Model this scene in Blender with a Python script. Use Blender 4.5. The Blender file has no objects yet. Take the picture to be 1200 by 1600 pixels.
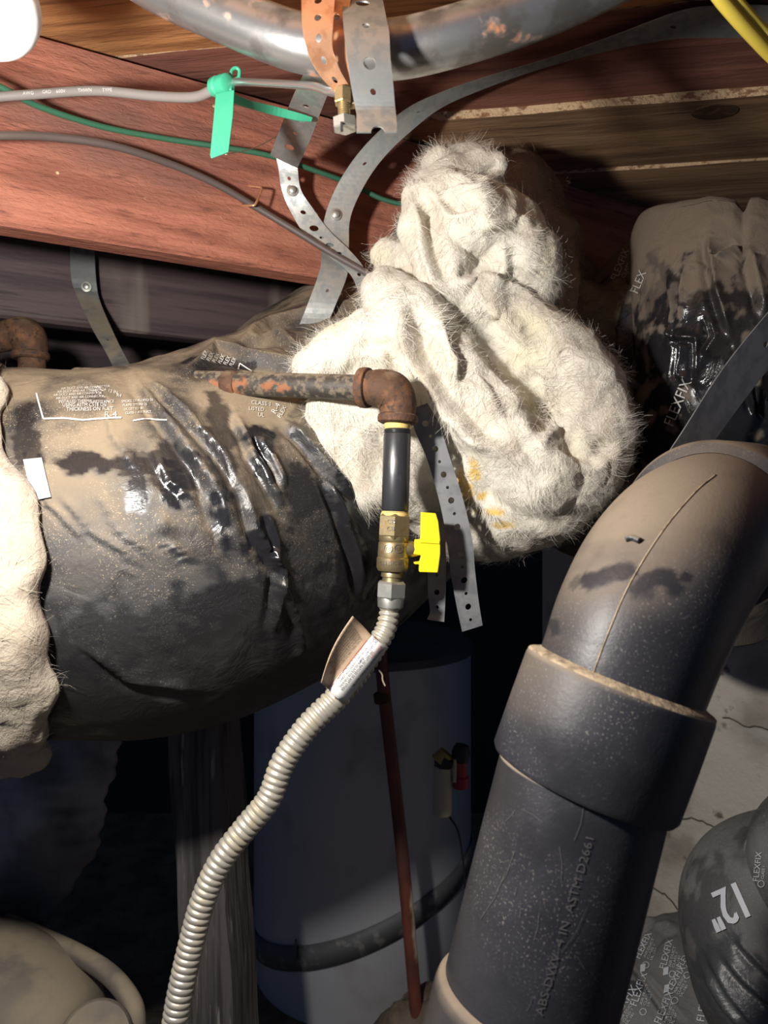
import bpy, bmesh, math, random
import numpy as np
from mathutils import Vector, Matrix
from mathutils.bvhtree import BVHTree

# ------------------------------------------------------------------ camera
scene = bpy.context.scene
COL = scene.collection
F = 1155.0                                   # focal length in pixels of a 1200x1600 frame
cd = bpy.data.cameras.new('camera')
cam = bpy.data.objects.new('camera', cd)
COL.objects.link(cam)
cam.rotation_euler = (math.radians(90), 0, 0)
cd.sensor_fit = 'VERTICAL'
cd.sensor_height = 36.0
cd.lens = F / 1600 * 36.0
cd.clip_start = 0.02
cd.dof.use_dof = True
cd.dof.focus_distance = 0.74
cd.dof.aperture_fstop = 9.0
scene.camera = cam
# ------------------------------------------------------------------ world and light
w = bpy.data.worlds.new('world'); scene.world = w; w.use_nodes = True
bg = w.node_tree.nodes['Background']
bg.inputs[0].default_value = (0.30, 0.50, 1.0, 1)
bg.inputs[1].default_value = 0.105
LAMP = Vector((-0.245, 0.29, 0.155))
ld = bpy.data.lights.new('work_light_glow', 'POINT')
ld.energy = 23.0
ld.color = (1.0, 0.945, 0.885)
ld.shadow_soft_size = 0.02
lo = bpy.data.objects.new('work_light_glow', ld); COL.objects.link(lo)
lo.location = LAMP
scene.view_settings.view_transform = 'Standard'
scene.view_settings.look = 'None'
scene.view_settings.gamma = 1.0
scene.view_settings.use_curve_mapping = False
scene.view_settings.exposure = 0.0

rng = np.random.default_rng(7)
random.seed(7)
PI = math.pi

# ------------------------------------------------------------------ helpers
def P(px, py, Y):
    return Vector(((px - 600) / F * Y, Y, (800 - py) / F * Y))

def proj(v):
    v = np.asarray(v)
    return 600 + F * v[..., 0] / v[..., 1], 800 - F * v[..., 2] / v[..., 1]

_perm = rng.permutation(256); _perm = np.concatenate([_perm, _perm, _perm])
_g = rng.normal(size=(256, 3)); _g /= np.linalg.norm(_g, axis=1)[:, None]
def noise3(p):
    p = np.asarray(p, float)
    sh = p.shape[:-1]; p = p.reshape(-1, 3)
    i = np.floor(p).astype(int); f = p - i; i &= 255
    u = f * f * f * (f * (f * 6 - 15) + 10)
    def gr(dx, dy, dz):
        h = _perm[_perm[_perm[i[:, 0] + dx] + i[:, 1] + dy] + i[:, 2] + dz]
        return (_g[h] * (f - np.array([dx, dy, dz]))).sum(1)
    def lp(a, b, t): return a + (b - a) * t
    x00 = lp(gr(0,0,0), gr(1,0,0), u[:,0]); x10 = lp(gr(0,1,0), gr(1,1,0), u[:,0])
    x01 = lp(gr(0,0,1), gr(1,0,1), u[:,0]); x11 = lp(gr(0,1,1), gr(1,1,1), u[:,0])
    return lp(lp(x00, x10, u[:,1]), lp(x01, x11, u[:,1]), u[:,2]).reshape(sh)
def fbm(p, o=4):
    s = 0; a = 1.0
    for k in range(o):
        s = s + a * noise3(p * 2.0**k + 17.3 * k); a *= .5
    return s
def ridged(p, o=3):
    s = 0; a = 1.0
    for k in range(o):
        s = s + a * (1 - 2.2 * np.abs(noise3(p * 1.9**k + 31.7 * k))); a *= .5
    return s

def catmull(pts, n):
    pts = np.array([list(p) for p in pts], float)
    if len(pts) == 2:
        t = np.linspace(0, 1, n)[:, None]
        return pts[0] * (1 - t) + pts[1] * t
    ext = np.vstack([2 * pts[0] - pts[1], pts, 2 * pts[-1] - pts[-2]])
    m = len(pts) - 1
    # dense evaluation then arclength resample on the spatial part
    dense = []
    for k in range(m):
        p0, p1, p2, p3 = ext[k:k+4]
        for t in np.linspace(0, 1, 24, endpoint=(k == m - 1)):
            dense.append(.5 * ((2*p1) + (-p0+p2)*t + (2*p0-5*p1+4*p2-p3)*t*t + (-p0+3*p1-3*p2+p3)*t**3))
    dense = np.array(dense)
    d = np.concatenate([[0], np.cumsum(np.linalg.norm(np.diff(dense[:, :3], axis=0), axis=1))])
    s = np.linspace(0, d[-1], n)
    return np.stack([np.interp(s, d, dense[:, c]) for c in range(dense.shape[1])], 1)

def link(name, me, mat, parent=None, smooth=True):
    o = bpy.data.objects.new(name, me); COL.objects.link(o)
    if mat is not None:
        for m in (mat if isinstance(mat, (list, tuple)) else [mat]): me.materials.append(m)
    if smooth:
        me.polygons.foreach_set('use_smooth', [True] * len(me.polygons))
    if parent is not None:
        o.parent = parent
        o.matrix_parent_inverse = Matrix.Translation(-Vector(parent.get('_w', (0, 0, 0))))
        o['_w'] = (0, 0, 0)
        if parent.type != 'EMPTY': o.matrix_parent_inverse = Matrix.Identity(4)
    return o

def mk(name, verts, faces, mat, parent=None, smooth=True):
    me = bpy.data.meshes.new(name)
    me.from_pydata(verts.tolist() if isinstance(verts, np.ndarray) else [tuple(map(float, v)) for v in verts], [], faces if isinstance(faces, list) else faces.tolist())
    me.validate(); me.update()
    return link(name, me, mat, parent, smooth)

def bm_obj(name, bm, mat, parent=None, smooth=False):
    bmesh.ops.recalc_face_normals(bm, faces=bm.faces[:])
    me = bpy.data.meshes.new(name); bm.to_mesh(me); bm.free()
    return link(name, me, mat, parent, smooth)

def thing(name, label, cat, loc=(0, 0, 0), group=None, kind=None):
    o = bpy.data.objects.new(name, None); COL.objects.link(o)
    o.empty_display_size = .02
    o.location = loc; o['_w'] = tuple(loc)
    return tag(o, label, cat, group, kind)
def tag(o, label=None, cat=None, group=None, kind=None):
    if label: o['label'] = label
    if cat: o['category'] = cat
    if group: o['group'] = group
    if kind: o['kind'] = kind
    return o

def frames(c):
    c = np.asarray(c)[:, :3]
    t = np.gradient(c, axis=0); t /= np.linalg.norm(t, axis=1)[:, None]
    up = np.array([0, 0, 1.0]) if abs(t[0, 2]) < .9 else np.array([0, 1.0, 0])
    n = np.cross(up, t[0]); n /= np.linalg.norm(n)
    N = [n]
    for k in range(1, len(c)):
        n = N[-1] - t[k] * np.dot(N[-1], t[k]); n /= np.linalg.norm(n); N.append(n)
    N = np.array(N); B = np.cross(t, N)
    return t, N, B

def tube_grid(path, nu, nv, front=0.0):
    """path rows: x,y,z,r. returns verts(nu,nv,3), radial normals, arclength, theta"""
    c = catmull(path, nu)
    t, N, B = frames(c)
    th = np.linspace(-PI, PI, nv, endpoint=False)
    # angle that looks back towards the camera, where the mesh is made denser
    fr_ = math.atan2(float(-(B[nu//2] * c[nu//2, :3]).sum()), float(-(N[nu//2] * c[nu//2, :3]).sum()))
    th = fr_ + th - front * np.sin(th)
    rad = N[:, None, :] * np.cos(th)[None, :, None] + B[:, None, :] * np.sin(th)[None, :, None]
    v = c[:, None, :3] + rad * c[:, 3][:, None, None]
    s = np.concatenate([[0], np.cumsum(np.linalg.norm(np.diff(c[:, :3], axis=0), axis=1))])
    return v, rad, s, th, c
def grid_faces(nu, nv, wrap=True):
    i = np.arange(nu - 1)[:, None]; j = np.arange(nv if wrap else nv - 1)[None]
    k = (j + 1) % nv
    return np.stack([i*nv + j, i*nv + k, (i+1)*nv + k, (i+1)*nv + j], -1).reshape(-1, 4).tolist()
def add_caps(v, nu, nv, f):
    n = len(v)
    a = v[:nv].mean(0); b = v[(nu-1)*nv:].mean(0)
    v = np.vstack([v, a, b])
    for j in range(nv):
        k = (j + 1) % nv
        f.append((n, k, j)); f.append((n + 1, (nu-1)*nv + j, (nu-1)*nv + k))
    return v, f
def sweep(name, path, mat, parent=None, nu=None, nv=20, r=None, caps=True):
    path = [list(p) + ([r] if r is not None else []) for p in path]
    if nu is None: nu = max(2, 10 * (len(path) - 1))
    v, _, _, _, _ = tube_grid(path, nu, nv)
    v = v.reshape(-1, 3); f = grid_faces(nu, nv)
    if caps: v, f = add_caps(v, nu, nv, f)
    return mk(name, v, f, mat, parent)
def lathe(name, a, b, prof, mat, parent=None, nv=24, smooth=True, caps=True, hexa=False):
    """prof: list of (t along a->b 0..1, radius)"""
    a = np.array(a); b = np.array(b); d = b - a; L = np.linalg.norm(d); t = d / L
    up = np.array([0, 1.0, 0]) if abs(t[1]) < .9 else np.array([1.0, 0, 0])
    n = np.cross(up, t); n /= np.linalg.norm(n); bb = np.cross(t, n)
    if hexa: nv = 6
    V = []
    for (s, r) in prof:
        for j in range(nv):
            th = 2 * PI * (j + (.5 if hexa else 0)) / nv
            V.append(a + d * s + r * (n * math.cos(th) + bb * math.sin(th)))
    V = np.array(V); f = grid_faces(len(prof), nv)
    if caps: V, f = add_caps(V, len(prof), nv, f)
    o = mk(name, V, f, mat, parent, smooth and not hexa)
    if smooth and not hexa:
        sharp(o, 40)
    return o
def sharp(o, deg):
    me = o.data
    bm = bmesh.new(); bm.from_mesh(me)
    for e in bm.edges:
        if len(e.link_faces) == 2 and e.calc_face_angle(0) > math.radians(deg): e.smooth = False
    bm.to_mesh(me); bm.free()

def box(name, c, size, mat, parent=None, rot=None, bev=0.0):
    bm = bmesh.new(); bmesh.ops.create_cube(bm, size=1)
    for v in bm.verts: v.co = Vector((v.co.x*size[0], v.co.y*size[1], v.co.z*size[2]))
    if bev: bmesh.ops.bevel(bm, geom=bm.edges[:], offset=bev, segments=2, affect='EDGES', profile=.5)
    M = Matrix.Translation(Vector(c)) @ (rot.to_4x4() if rot is not None else Matrix.Identity(4))
    bmesh.ops.transform(bm, matrix=M, verts=bm.verts[:])
    return bm_obj(name, bm, mat, parent)

def ribbon(name, A, B, mat, parent=None, holes=(), thick=.0008, n=60, notch=None, solid=True):
    """Flat metal strap given by its two edges; holes = (fraction along, fraction across, radius m[, stretch])."""
    A = catmull(A, 200); Bq = catmull(B, 200)
    mid = (A + Bq) / 2
    s = np.concatenate([[0], np.cumsum(np.linalg.norm(np.diff(mid, axis=0), axis=1))]); L = s[-1]
    W = np.linalg.norm(A - Bq, axis=1).mean()
    def at(sm, tm):
        a = np.array([np.interp(sm, s, A[:, k]) for k in range(3)])
        b = np.array([np.interp(sm, s, Bq[:, k]) for k in range(3)])
        return a + (b - a) * tm
    V = []; Fc = []
    def quad_strip(s0, s1):
        k = max(1, int(round((s1 - s0) / L * n))); base = len(V); m = 4
        for q in np.linspace(s0, s1, k + 1):
            for t in np.linspace(0, 1, m + 1): V.append(at(q, t))
        for i in range(k):
            for j in range(m):
                a = base + i*(m+1) + j
                Fc.append((a, a+1, a+m+2, a+m+1))
    cur = 0.0
    for h in sorted(holes):
        sc, tc, r = h[0] * L, h[1], h[2]
        hw = r * 1.6
        s0, s1 = sc - hw, sc + hw
        if s0 < cur or s1 > L: continue
        quad_strip(cur, s0)
        N = 24; base = len(V)
        for j in range(N):
            a = 2 * PI * j / N + PI / 4
            V.append(at(sc + r * math.cos(a), tc + r * math.sin(a) / W))
        for j in range(N):
            a = 2 * PI * j / N + PI / 4
            cx, cy = math.cos(a), math.sin(a)
            m = max(abs(cx), abs(cy)); cx /= m; cy /= m
            t = tc + (cy * (1 - tc) if cy > 0 else cy * tc)
            V.append(at(sc + hw * cx, t))
        for j in range(N):
            k = (j + 1) % N
            Fc.append((base + j, base + k, base + N + k, base + N + j))
        cur = s1
    quad_strip(cur, L)
    o = mk(name, V, Fc, mat, parent, False)
    if solid:
        md = o.modifiers.new('solid', 'SOLIDIFY'); md.thickness = thick; md.offset = 0
    return o

def strap_edges(pts, Y=None):
    """pts rows (axpx, aypx, bxpx, bypx, YA, YB)"""
    return [P(p[0], p[1], p[4]) for p in pts], [P(p[2], p[3], p[5] if len(p) > 5 else p[4]) for p in pts]

# ---- decals on a surface
def bvh_of(o):
    me = o.data
    return BVHTree.FromPolygons([v.co[:] for v in me.vertices], [p.vertices[:] for p in me.polygons])
def cast(bvh, px, py, off=.0008):
    d = P(px, py, 1.0).normalized()
    h = bvh.ray_cast(Vector((0, 0, 0)), d)
    if h[0] is None: return None
    n = h[1] if h[1].dot(d) < 0 else -h[1]
    return h[0] + n * off * .6 - d * off
_txt = {}
def text_mesh(s):
    if s not in _txt:
        cu = bpy.data.curves.new('t', 'FONT'); cu.body = s; cu.size = 1; cu.resolution_u = 2
        cu.align_x = 'LEFT'
        o = bpy.data.objects.new('t', cu); COL.objects.link(o)
        bpy.context.view_layer.update()
        me = bpy.data.meshes.new_from_object(o.evaluated_get(bpy.context.evaluated_depsgraph_get()))
        bpy.data.objects.remove(o); bpy.data.curves.remove(cu)
        bm = bmesh.new(); bm.from_mesh(me)
        bmesh.ops.triangulate(bm, faces=bm.faces[:])
        le = [e for e in bm.edges if e.calc_length() > .45]
        if le: bmesh.ops.subdivide_edges(bm, edges=le, cuts=1)
        bmesh.ops.triangulate(bm, faces=bm.faces[:])
        v = np.array([q.co[:2] for q in bm.verts]) if len(bm.verts) else np.zeros((0, 2))
        f = [[q.index for q in p.verts] for p in bm.faces]
        bm.free(); bpy.data.meshes.remove(me)
        _txt[s] = (v, f)
    return _txt[s]
class Decals:
    def __init__(self, bvh, off=.0008): self.b = bvh; self.V = []; self.F = []; self.off = off
    def text(self, s, px, py, size, ang=0, sx=1.0):
        """size = em height in px; ang = reading direction in degrees, counter-clockwise in the picture"""
        v, f = text_mesh(s); a = math.radians(ang); base = len(self.V); ok = {}
        pts = []
        for k, (x, y) in enumerate(v):
            x *= size * sx; y *= size
            q = cast(self.b, px + x*math.cos(a) - y*math.sin(a), py - (x*math.sin(a) + y*math.cos(a)), self.off)
            pts.append(q)
        idx = {}
        for t in f:
            if any(pts[k] is None for k in t): continue
            if max((pts[t[0]]-pts[t[1]]).length, (pts[t[1]]-pts[t[2]]).length) > size * .003: continue
            r = []
            for k in t:
                if k not in idx: idx[k] = len(self.V); self.V.append(pts[k])
                r.append(idx[k])
            self.F.append(r)
    def line(self, pts, wpx, step=5):
        prev = None
        for (x0, y0), (x1, y1) in zip(pts[:-1], pts[1:]):
            L = math.hypot(x1-x0, y1-y0); n = max(1, int(L/step)); nx, ny = -(y1-y0)/L*wpx/2, (x1-x0)/L*wpx/2
            prev = None
            for k in range(n+1):
                x = x0+(x1-x0)*k/n; y = y0+(y1-y0)*k/n
                a = cast(self.b, x+nx, y+ny, self.off); c = cast(self.b, x-nx, y-ny, self.off)
                if a is None or c is None: prev = None; continue
                self.V += [a, c]; cur = len(self.V)-2
                if prev is not None: self.F.append((prev, prev+1, cur+1, cur))
                prev = cur
    def ring(self, px, py, r, wpx):
        self.line([(px + r*math.cos(a), py + r*math.sin(a)) for a in np.linspace(0, 2*PI, 13)], wpx, 30)
    def poly(self, corners, n=8):
        (a, b, c, d) = [np.array(q, float) for q in corners]
        base = len(self.V); g = []
        for i in range(n+1):
            for j in range(n+1):
                u, t = i/n, j/n
                q = (a*(1-u)+b*u)*(1-t) + (d*(1-u)+c*u)*t
                r = cast(self.b, q[0], q[1], self.off)
                g.append(r)
        idx = []
        for r in g:
            idx.append(None if r is None else len(self.V))
            if r is not None: self.V.append(r)
        for i in range(n):
            for j in range(n):
                q = [idx[i*(n+1)+j], idx[i*(n+1)+j+1], idx[(i+1)*(n+1)+j+1], idx[(i+1)*(n+1)+j]]
                if None not in q: self.F.append(q)
    def build(self, name, mat, parent):
        o = mk(name, self.V, self.F, mat, parent, False)
        if name != 'foil_tape': o['kind'] = 'stuff'
        return o

# ---- folds pressed into a film surface; polylines are traced on the surface as seen in the photo
def fold(vx, vy, facing, line, wpx, h, lip=.35, cusp=False):
    d_best = np.full(vx.shape, 1e9); sg = np.ones(vx.shape); tt = np.zeros(vx.shape)
    tot = sum(math.dist(a, b) for a, b in zip(line[:-1], line[1:])); acc = 0
    for (x0, y0), (x1, y1) in zip(line[:-1], line[1:]):
        dx, dy = x1-x0, y1-y0; L = math.hypot(dx, dy)
        t = np.clip(((vx-x0)*dx + (vy-y0)*dy) / L**2, 0, 1)
        ex = vx-(x0+t*dx); ey = vy-(y0+t*dy); d = np.hypot(ex, ey)
        m = d < d_best
        d_best = np.where(m, d, d_best); sg = np.where(m, np.sign(dx*ey-dy*ex), sg)
        tt = np.where(m, (acc + t*L)/tot, tt); acc += L
    taper = np.clip(np.sin(PI*np.clip(tt, .02, .98))*1.8, 0, 1)
    wv = np.where(sg > 0, wpx*lip, wpx)
    q = d_best / wv
    prof = (np.exp(-1.25*q) if cusp else np.exp(-q**2)) - .55*np.exp(-((sg*d_best - wpx*.7)/(wpx*.45))**2)
    return h * taper * prof * facing

# ------------------------------------------------------------------ materials
def M(name, base, rough=.6, metal=0.0, layers=(), bump=None, spec=.5, coat=0, sss=0, trans=0, emit=None, rot=0.0, sheen=0):
    m = bpy.data.materials.new(name); m.use_nodes = True
    nt = m.node_tree; N = nt.nodes; Lk = nt.links
    b = N['Principled BSDF']
    b.inputs['Base Color'].default_value = (*base, 1)
    b.inputs['Roughness'].default_value = rough
    b.inputs['Metallic'].default_value = metal
    b.inputs['Specular IOR Level'].default_value = spec
    b.inputs['Coat Weight'].default_value = coat
    b.inputs['Subsurface Weight'].default_value = sss
    b.inputs['Sheen Weight'].default_value = sheen
    if sss: b.inputs['Subsurface Radius'].default_value = (.01, .009, .007)
    if emit: b.inputs['Emission Color'].default_value = (*emit[0], 1); b.inputs['Emission Strength'].default_value = emit[1]
    tc = N.new('ShaderNodeTexCoord'); mp0 = N.new('ShaderNodeMapping'); mp0.inputs['Rotation'].default_value = (0, 0, rot)
    Lk.new(tc.outputs['Object'], mp0.inputs['Vector'])
    def noise_node(scale, detail=4, stretch=(1, 1, 1), rough_=.55, dist=0):
        mp = N.new('ShaderNodeMapping'); mp.inputs['Scale'].default_value = stretch
        Lk.new(mp0.outputs[0], mp.inputs['Vector'])
        n = N.new('ShaderNodeTexNoise'); n.inputs['Scale'].default_value = scale; n.inputs['Detail'].default_value = detail
        n.inputs['Roughness'].default_value = rough_; n.inputs['Distortion'].default_value = dist
        Lk.new(mp.outputs[0], n.inputs['Vector']); return n.outputs['Fac']
    def ramp(sock, lo, hi):
        r = N.new('ShaderNodeMapRange'); r.interpolation_type = 'SMOOTHSTEP'
        r.inputs['From Min'].default_value = lo; r.inputs['From Max'].default_value = hi
        Lk.new(sock, r.inputs['Value']); return r.outputs['Result']
    col = None; rsock = None; msock = None
    for ly in layers:
        fac = None
        for k, a in ly['mask'].items():
            k = k.rstrip('0123456789')
            if k == 'noise':
                s = ramp(noise_node(a[0], a[3] if len(a) > 3 else 4, a[4] if len(a) > 4 else (1, 1, 1)), a[1], a[2])
            elif k == 'up':
                g = N.new('ShaderNodeNewGeometry'); sx = N.new('ShaderNodeSeparateXYZ'); Lk.new(g.outputs['Normal'], sx.inputs[0])
                s = ramp(sx.outputs['Z'], a[0], a[1])
            elif k == 'attr':
                at = N.new('ShaderNodeAttribute'); at.attribute_name = a; s = at.outputs['Fac']
            elif k == 'inv':
                at = N.new('ShaderNodeAttribute'); at.attribute_name = a
                q = N.new('ShaderNodeMath'); q.operation = 'SUBTRACT'; q.inputs[0].default_value = 1; Lk.new(at.outputs['Fac'], q.inputs[1]); s = q.outputs[0]
            elif k == 'const':
                v = N.new('ShaderNodeValue'); v.outputs[0].default_value = a; s = v.outputs[0]
            elif k == 'voronoi':
                vn = N.new('ShaderNodeTexVoronoi'); vn.inputs['Scale'].default_value = a[0]
                Lk.new(mp0.outputs[0], vn.inputs['Vector']); s = ramp(vn.outputs['Distance'], a[1], a[2])
            if fac is None: fac = s
            else:
                q = N.new('ShaderNodeMath'); q.operation = 'MULTIPLY'; Lk.new(fac, q.inputs[0]); Lk.new(s, q.inputs[1]); fac = q.outputs[0]
        mx = N.new('ShaderNodeMix'); mx.data_type = 'RGBA'; Lk.new(fac, mx.inputs['Factor'])
        if col is None: mx.inputs[6].default_value = (*base, 1)
        else: Lk.new(col, mx.inputs[6])
        mx.inputs[7].default_value = (*ly['color'], 1); col = mx.outputs[2]
        if 'rough' in ly:
            mr = N.new('ShaderNodeMix'); mr.data_type = 'FLOAT'; Lk.new(fac, mr.inputs['Factor'])
            if rsock is None: mr.inputs[2].default_value = rough
            else: Lk.new(rsock, mr.inputs[2])
            mr.inputs[3].default_value = ly['rough']; rsock = mr.outputs[0]
        if 'metal' in ly:
            mr = N.new('ShaderNodeMix'); mr.data_type = 'FLOAT'; Lk.new(fac, mr.inputs['Factor'])
            if msock is None: mr.inputs[2].default_value = metal
            else: Lk.new(msock, mr.inputs[2])
            mr.inputs[3].default_value = ly['metal']; msock = mr.outputs[0]
    if col is not None: Lk.new(col, b.inputs['Base Color'])
    if rsock is not None: Lk.new(rsock, b.inputs['Roughness'])
    if msock is not None: Lk.new(msock, b.inputs['Metallic'])
    if bump:
        prev = None
        for bb in (bump if isinstance(bump, list) else [bump]):
            bn = N.new('ShaderNodeBump'); bn.inputs['Strength'].default_value = bb[1]; bn.inputs['Distance'].default_value = bb[2]
            Lk.new(noise_node(bb[0], 5, bb[3] if len(bb) > 3 else (1, 1, 1), .6, bb[4] if len(bb) > 4 else 0), bn.inputs['Height'])
            if prev is not None: Lk.new(prev, bn.inputs['Normal'])
            prev = bn.outputs[0]
        Lk.new(prev, b.inputs['Normal'])
    return m

JA = math.atan2(.17, .31)                    # joist direction in plan
PA = math.atan2(-.058, .386)                 # floorboard direction in plan
def wood(name, dark, light, ang, extra=(), rough=.8, bs=.7):
    return M(name, light, rough, rot=-ang, bump=[(30, bs*.6, .004, (.25, 3, 3)), (140, bs, .002, (.35, 1.4, 1.4), .6)], layers=[
        dict(color=dark, mask={'noise': (22, .42, .62, 5, (.12, 2.2, 2.2))}),
        dict(color=tuple(c*.55 for c in dark), mask={'noise': (60, .55, .72, 6, (.12, 2.5, 2.5))}),
        dict(color=tuple(min(1, c*1.25) for c in light), mask={'noise': (9, .55, .75, 4, (.5, 1.2, 1.2))})] + list(extra))
m_joist = M('red stained rough sawn wood', (.40, .148, .092), .75, rot=-JA, bump=[(60, .7, .004, (.3, 2, 2)), (190, 1.0, .0022, (.45, 1.2, 1.2), .8)], layers=[
    dict(color=(.25, .082, .050), mask={'noise': (36, .40, .66, 6, (.16, 1.8, 1.8))}),
    dict(color=(.17, .056, .036), mask={'noise': (120, .54, .74, 6, (.22, 1.6, 1.6))}),
    dict(color=(.48, .20, .125), mask={'noise': (7, .50, .75, 4, (.6, 1.2, 1.2))}),
    dict(color=(.19, .085, .065), mask={'noise': (5, .58, .78, 4, (.5, 1, 1))}),
    dict(color=(.62, .48, .28), mask={'voronoi': (30, .075, .035), 'noise': (5, .56, .66)})])
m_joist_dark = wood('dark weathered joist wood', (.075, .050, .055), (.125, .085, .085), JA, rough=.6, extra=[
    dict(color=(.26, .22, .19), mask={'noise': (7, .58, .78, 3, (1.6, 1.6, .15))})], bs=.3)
m_plank_o = wood('orange brown floorboard wood', (.27, .11, .038), (.46, .21, .078), PA)
m_plank_r = wood('dark red stained floorboard wood', (.13, .045, .03), (.22, .085, .058), PA, bs=.5)
m_plank_b = wood('brown floorboard wood', (.17, .095, .048), (.30, .18, .095), PA, bs=.5)
m_edge = M('raw chipped plank edge', (.62, .44, .26), .9, bump=(220, 1, .003), layers=[
    dict(color=(.28, .14, .075), mask={'noise': (150, .5, .62, 5, (.5, 1, 1))})])
m_galv = M('galvanized strap steel', (.44, .45, .43), .42, .75, layers=[
    dict(color=(.30, .32, .32), rough=.55, mask={'noise': (90, .42, .6, 5)}),
    dict(color=(.36, .29, .20), rough=.8, metal=.1, mask={'up': (.25, .9), 'noise': (14, .35, .6)})], bump=(160, .08, .001))
m_galv_d = M('dull grey strap steel', (.22, .225, .23), .5, .2, layers=[
    dict(color=(.16, .17, .18), mask={'noise': (60, .42, .6)})])
m_cond = M('galvanized conduit with rust bloom', (.33, .33, .33), .32, .8, layers=[
    dict(color=(.17, .16, .15), rough=.5, mask={'noise': (28, .45, .62, 5)}),
    dict(color=(.46, .19, .08), rough=.8, metal=.05, mask={'noise': (26, .60, .70, 5, (1, 1, 1)), 'noise2': (60, .4, .55)}),
    dict(color=(.42, .34, .24), rough=.9, metal=0, mask={'up': (.2, .9), 'noise': (40, .4, .6)})], bump=(120, .15, .001))
m_copper = M('copper strap', (.84, .46, .27), .40, .7, layers=[dict(color=(.66, .32, .17), mask={'noise': (70, .45, .62)})])
m_brass = M('tarnished brass', (.42, .34, .19), .36, .8, layers=[
    dict(color=(.24, .16, .07), rough=.6, mask={'noise': (110, .45, .65, 5)})], bump=(180, .15, .0008))
m_steel = M('dull zinc steel', (.50, .50, .46), .38, .8, layers=[dict(color=(.34, .34, .31), rough=.55, mask={'noise': (90, .45, .6)})])
m_flex = M('coated corrugated steel', (.62, .59, .50), .34, .55, layers=[
    dict(color=(.40, .35, .25), rough=.6, metal=.2, mask={'noise': (55, .45, .68, 5)})])
m_rust = M('rusted iron', (.095, .048, .027), .8, .2, layers=[
    dict(color=(.19, .085, .040), mask={'noise': (70, .47, .68, 6)}),
    dict(color=(.055, .035, .026), mask={'noise': (160, .52, .66, 5)}),
    dict(color=(.24, .17, .105), mask={'up': (.3, .95), 'noise': (60, .4, .6)})], bump=[(190, .6, .0014), (60, .3, .002)])
m_iron = M('old black iron pipe with rust patches', (.060, .053, .046), .55, .4, layers=[
    dict(color=(.15, .12, .085), rough=.9, metal=0, mask={'noise': (150, .45, .62, 6)}),
    dict(color=(.25, .10, .045), rough=.9, metal=0, mask={'attr': 'stain', 'noise': (110, .40, .55)}),
    dict(color=(.27, .21, .14), rough=.9, metal=0, mask={'up': (.45, 1), 'noise': (80, .3, .6)})], bump=(200, .4, .001))
m_nipple = M('black steel pipe', (.060, .062, .068), .36, .55, layers=[
    dict(color=(.14, .13, .12), mask={'noise': (60, .55, .7, 5, (1, 1, .3))})])
m_thread = M('bright pipe thread', (.36, .33, .27), .4, .8)
m_dope = M('yellow thread sealant', (.72, .52, .17), .75)
m_yellow = M('yellow plastic handle', (.90, .74, .01), .42, layers=[dict(color=(.62, .45, .02), mask={'noise': (80, .62, .72, 5)})])
m_ycable = M('yellow cable sheath', (.72, .56, .08), .4)
m_green = M('green nylon', (.045, .34, .20), .38)
m_gwire = M('green wire sheath', (.035, .13, .075), .45)
m_cable = M('grey cable sheath', (.20, .18, .17), .5, layers=[dict(color=(.32, .27, .20), rough=.85, mask={'up': (.4, .95)})])
m_bcable = M('brown grey cable sheath', (.095, .072, .066), .55, layers=[dict(color=(.26, .20, .15), rough=.85, mask={'up': (.4, .95)})])
m_bare = M('bare silver wire', (.62, .62, .62), .25, .9)
m_white = M('white print', (.58, .56, .52), .7)
m_print = M('pale grey print on film', (.46, .45, .43), .7)
m_faint = M('faint grey print', (.085, .08, .08), .6)
m_print2 = M('grey blue print on film', (.55, .58, .62), .6)
def film(name, base=(.014, .014, .016), dust=(.25, .195, .128), amount=(.34, .60), rough=.2, up=(-.25, .75)):
    return M(name, base, rough, layers=[
        dict(color=(.040, .039, .040), rough=.6, mask={'noise': (13, .28, .50, 5), 'inv': 'clean'}),
        dict(color=dust, rough=.88, mask={'up': up, 'noise': (11, *amount, 6), 'inv': 'clean'}),
        dict(color=tuple(min(1, c*1.5) for c in dust), rough=.9, mask={'noise': (760, .59, .68, 3), 'up': (-.75, .3), 'noise2': (17, .34, .54), 'inv': 'clean'})],
        bump=[(26, .5, .004, (1, 1, 1), 1.6), (300, .12, .001)])
m_film = film('dusty black duct film')
m_film2 = film('dusty black duct film behind', dust=(.22, .175, .125), amount=(.30, .55), up=(-.1, .7))
m_film3 = film('brown dusted black film', dust=(.135, .105, .078), amount=(.10, .45), up=(-.95, -.35), rough=.16)
m_film4 = film('grey dusted printed film', base=(.05, .055, .06), dust=(.15, .145, .14), amount=(.2, .6), rough=.32, up=(-.6, .6))
def woolmat(name, base, dirt, yel):
    return M(name, base, .95, sheen=.15, spec=.1, layers=[
        dict(color=dirt, mask={'noise': (13, .44, .68, 5), 'noise2': (60, .32, .62, 5, (1, 1, .5))}),
        dict(color=yel, mask={'noise': (9, .52, .72, 3)}),
        dict(color=(.70, .45, .07), mask={'attr': 'stain'})], bump=[(38, .38, .006, (1, 1, 1), 2.4), (170, .5, .0028, (1, 1, 1), 2.2)])
m_wool = woolmat('white glass fibre insulation', (.72, .685, .59), (.52, .45, .36), (.74, .69, .50))
m_wool2 = woolmat('toned down cream glass fibre blanket', (.45, .39, .305), (.29, .23, .175), (.49, .43, .32))  # wool colour darkened to offset overexposure from the close lamp
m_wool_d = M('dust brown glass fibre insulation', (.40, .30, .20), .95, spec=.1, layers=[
    dict(color=(.22, .16, .11), mask={'noise': (14, .42, .62, 5)})], bump=(90, .8, .006, (1, 1, 1), 1.5))
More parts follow.
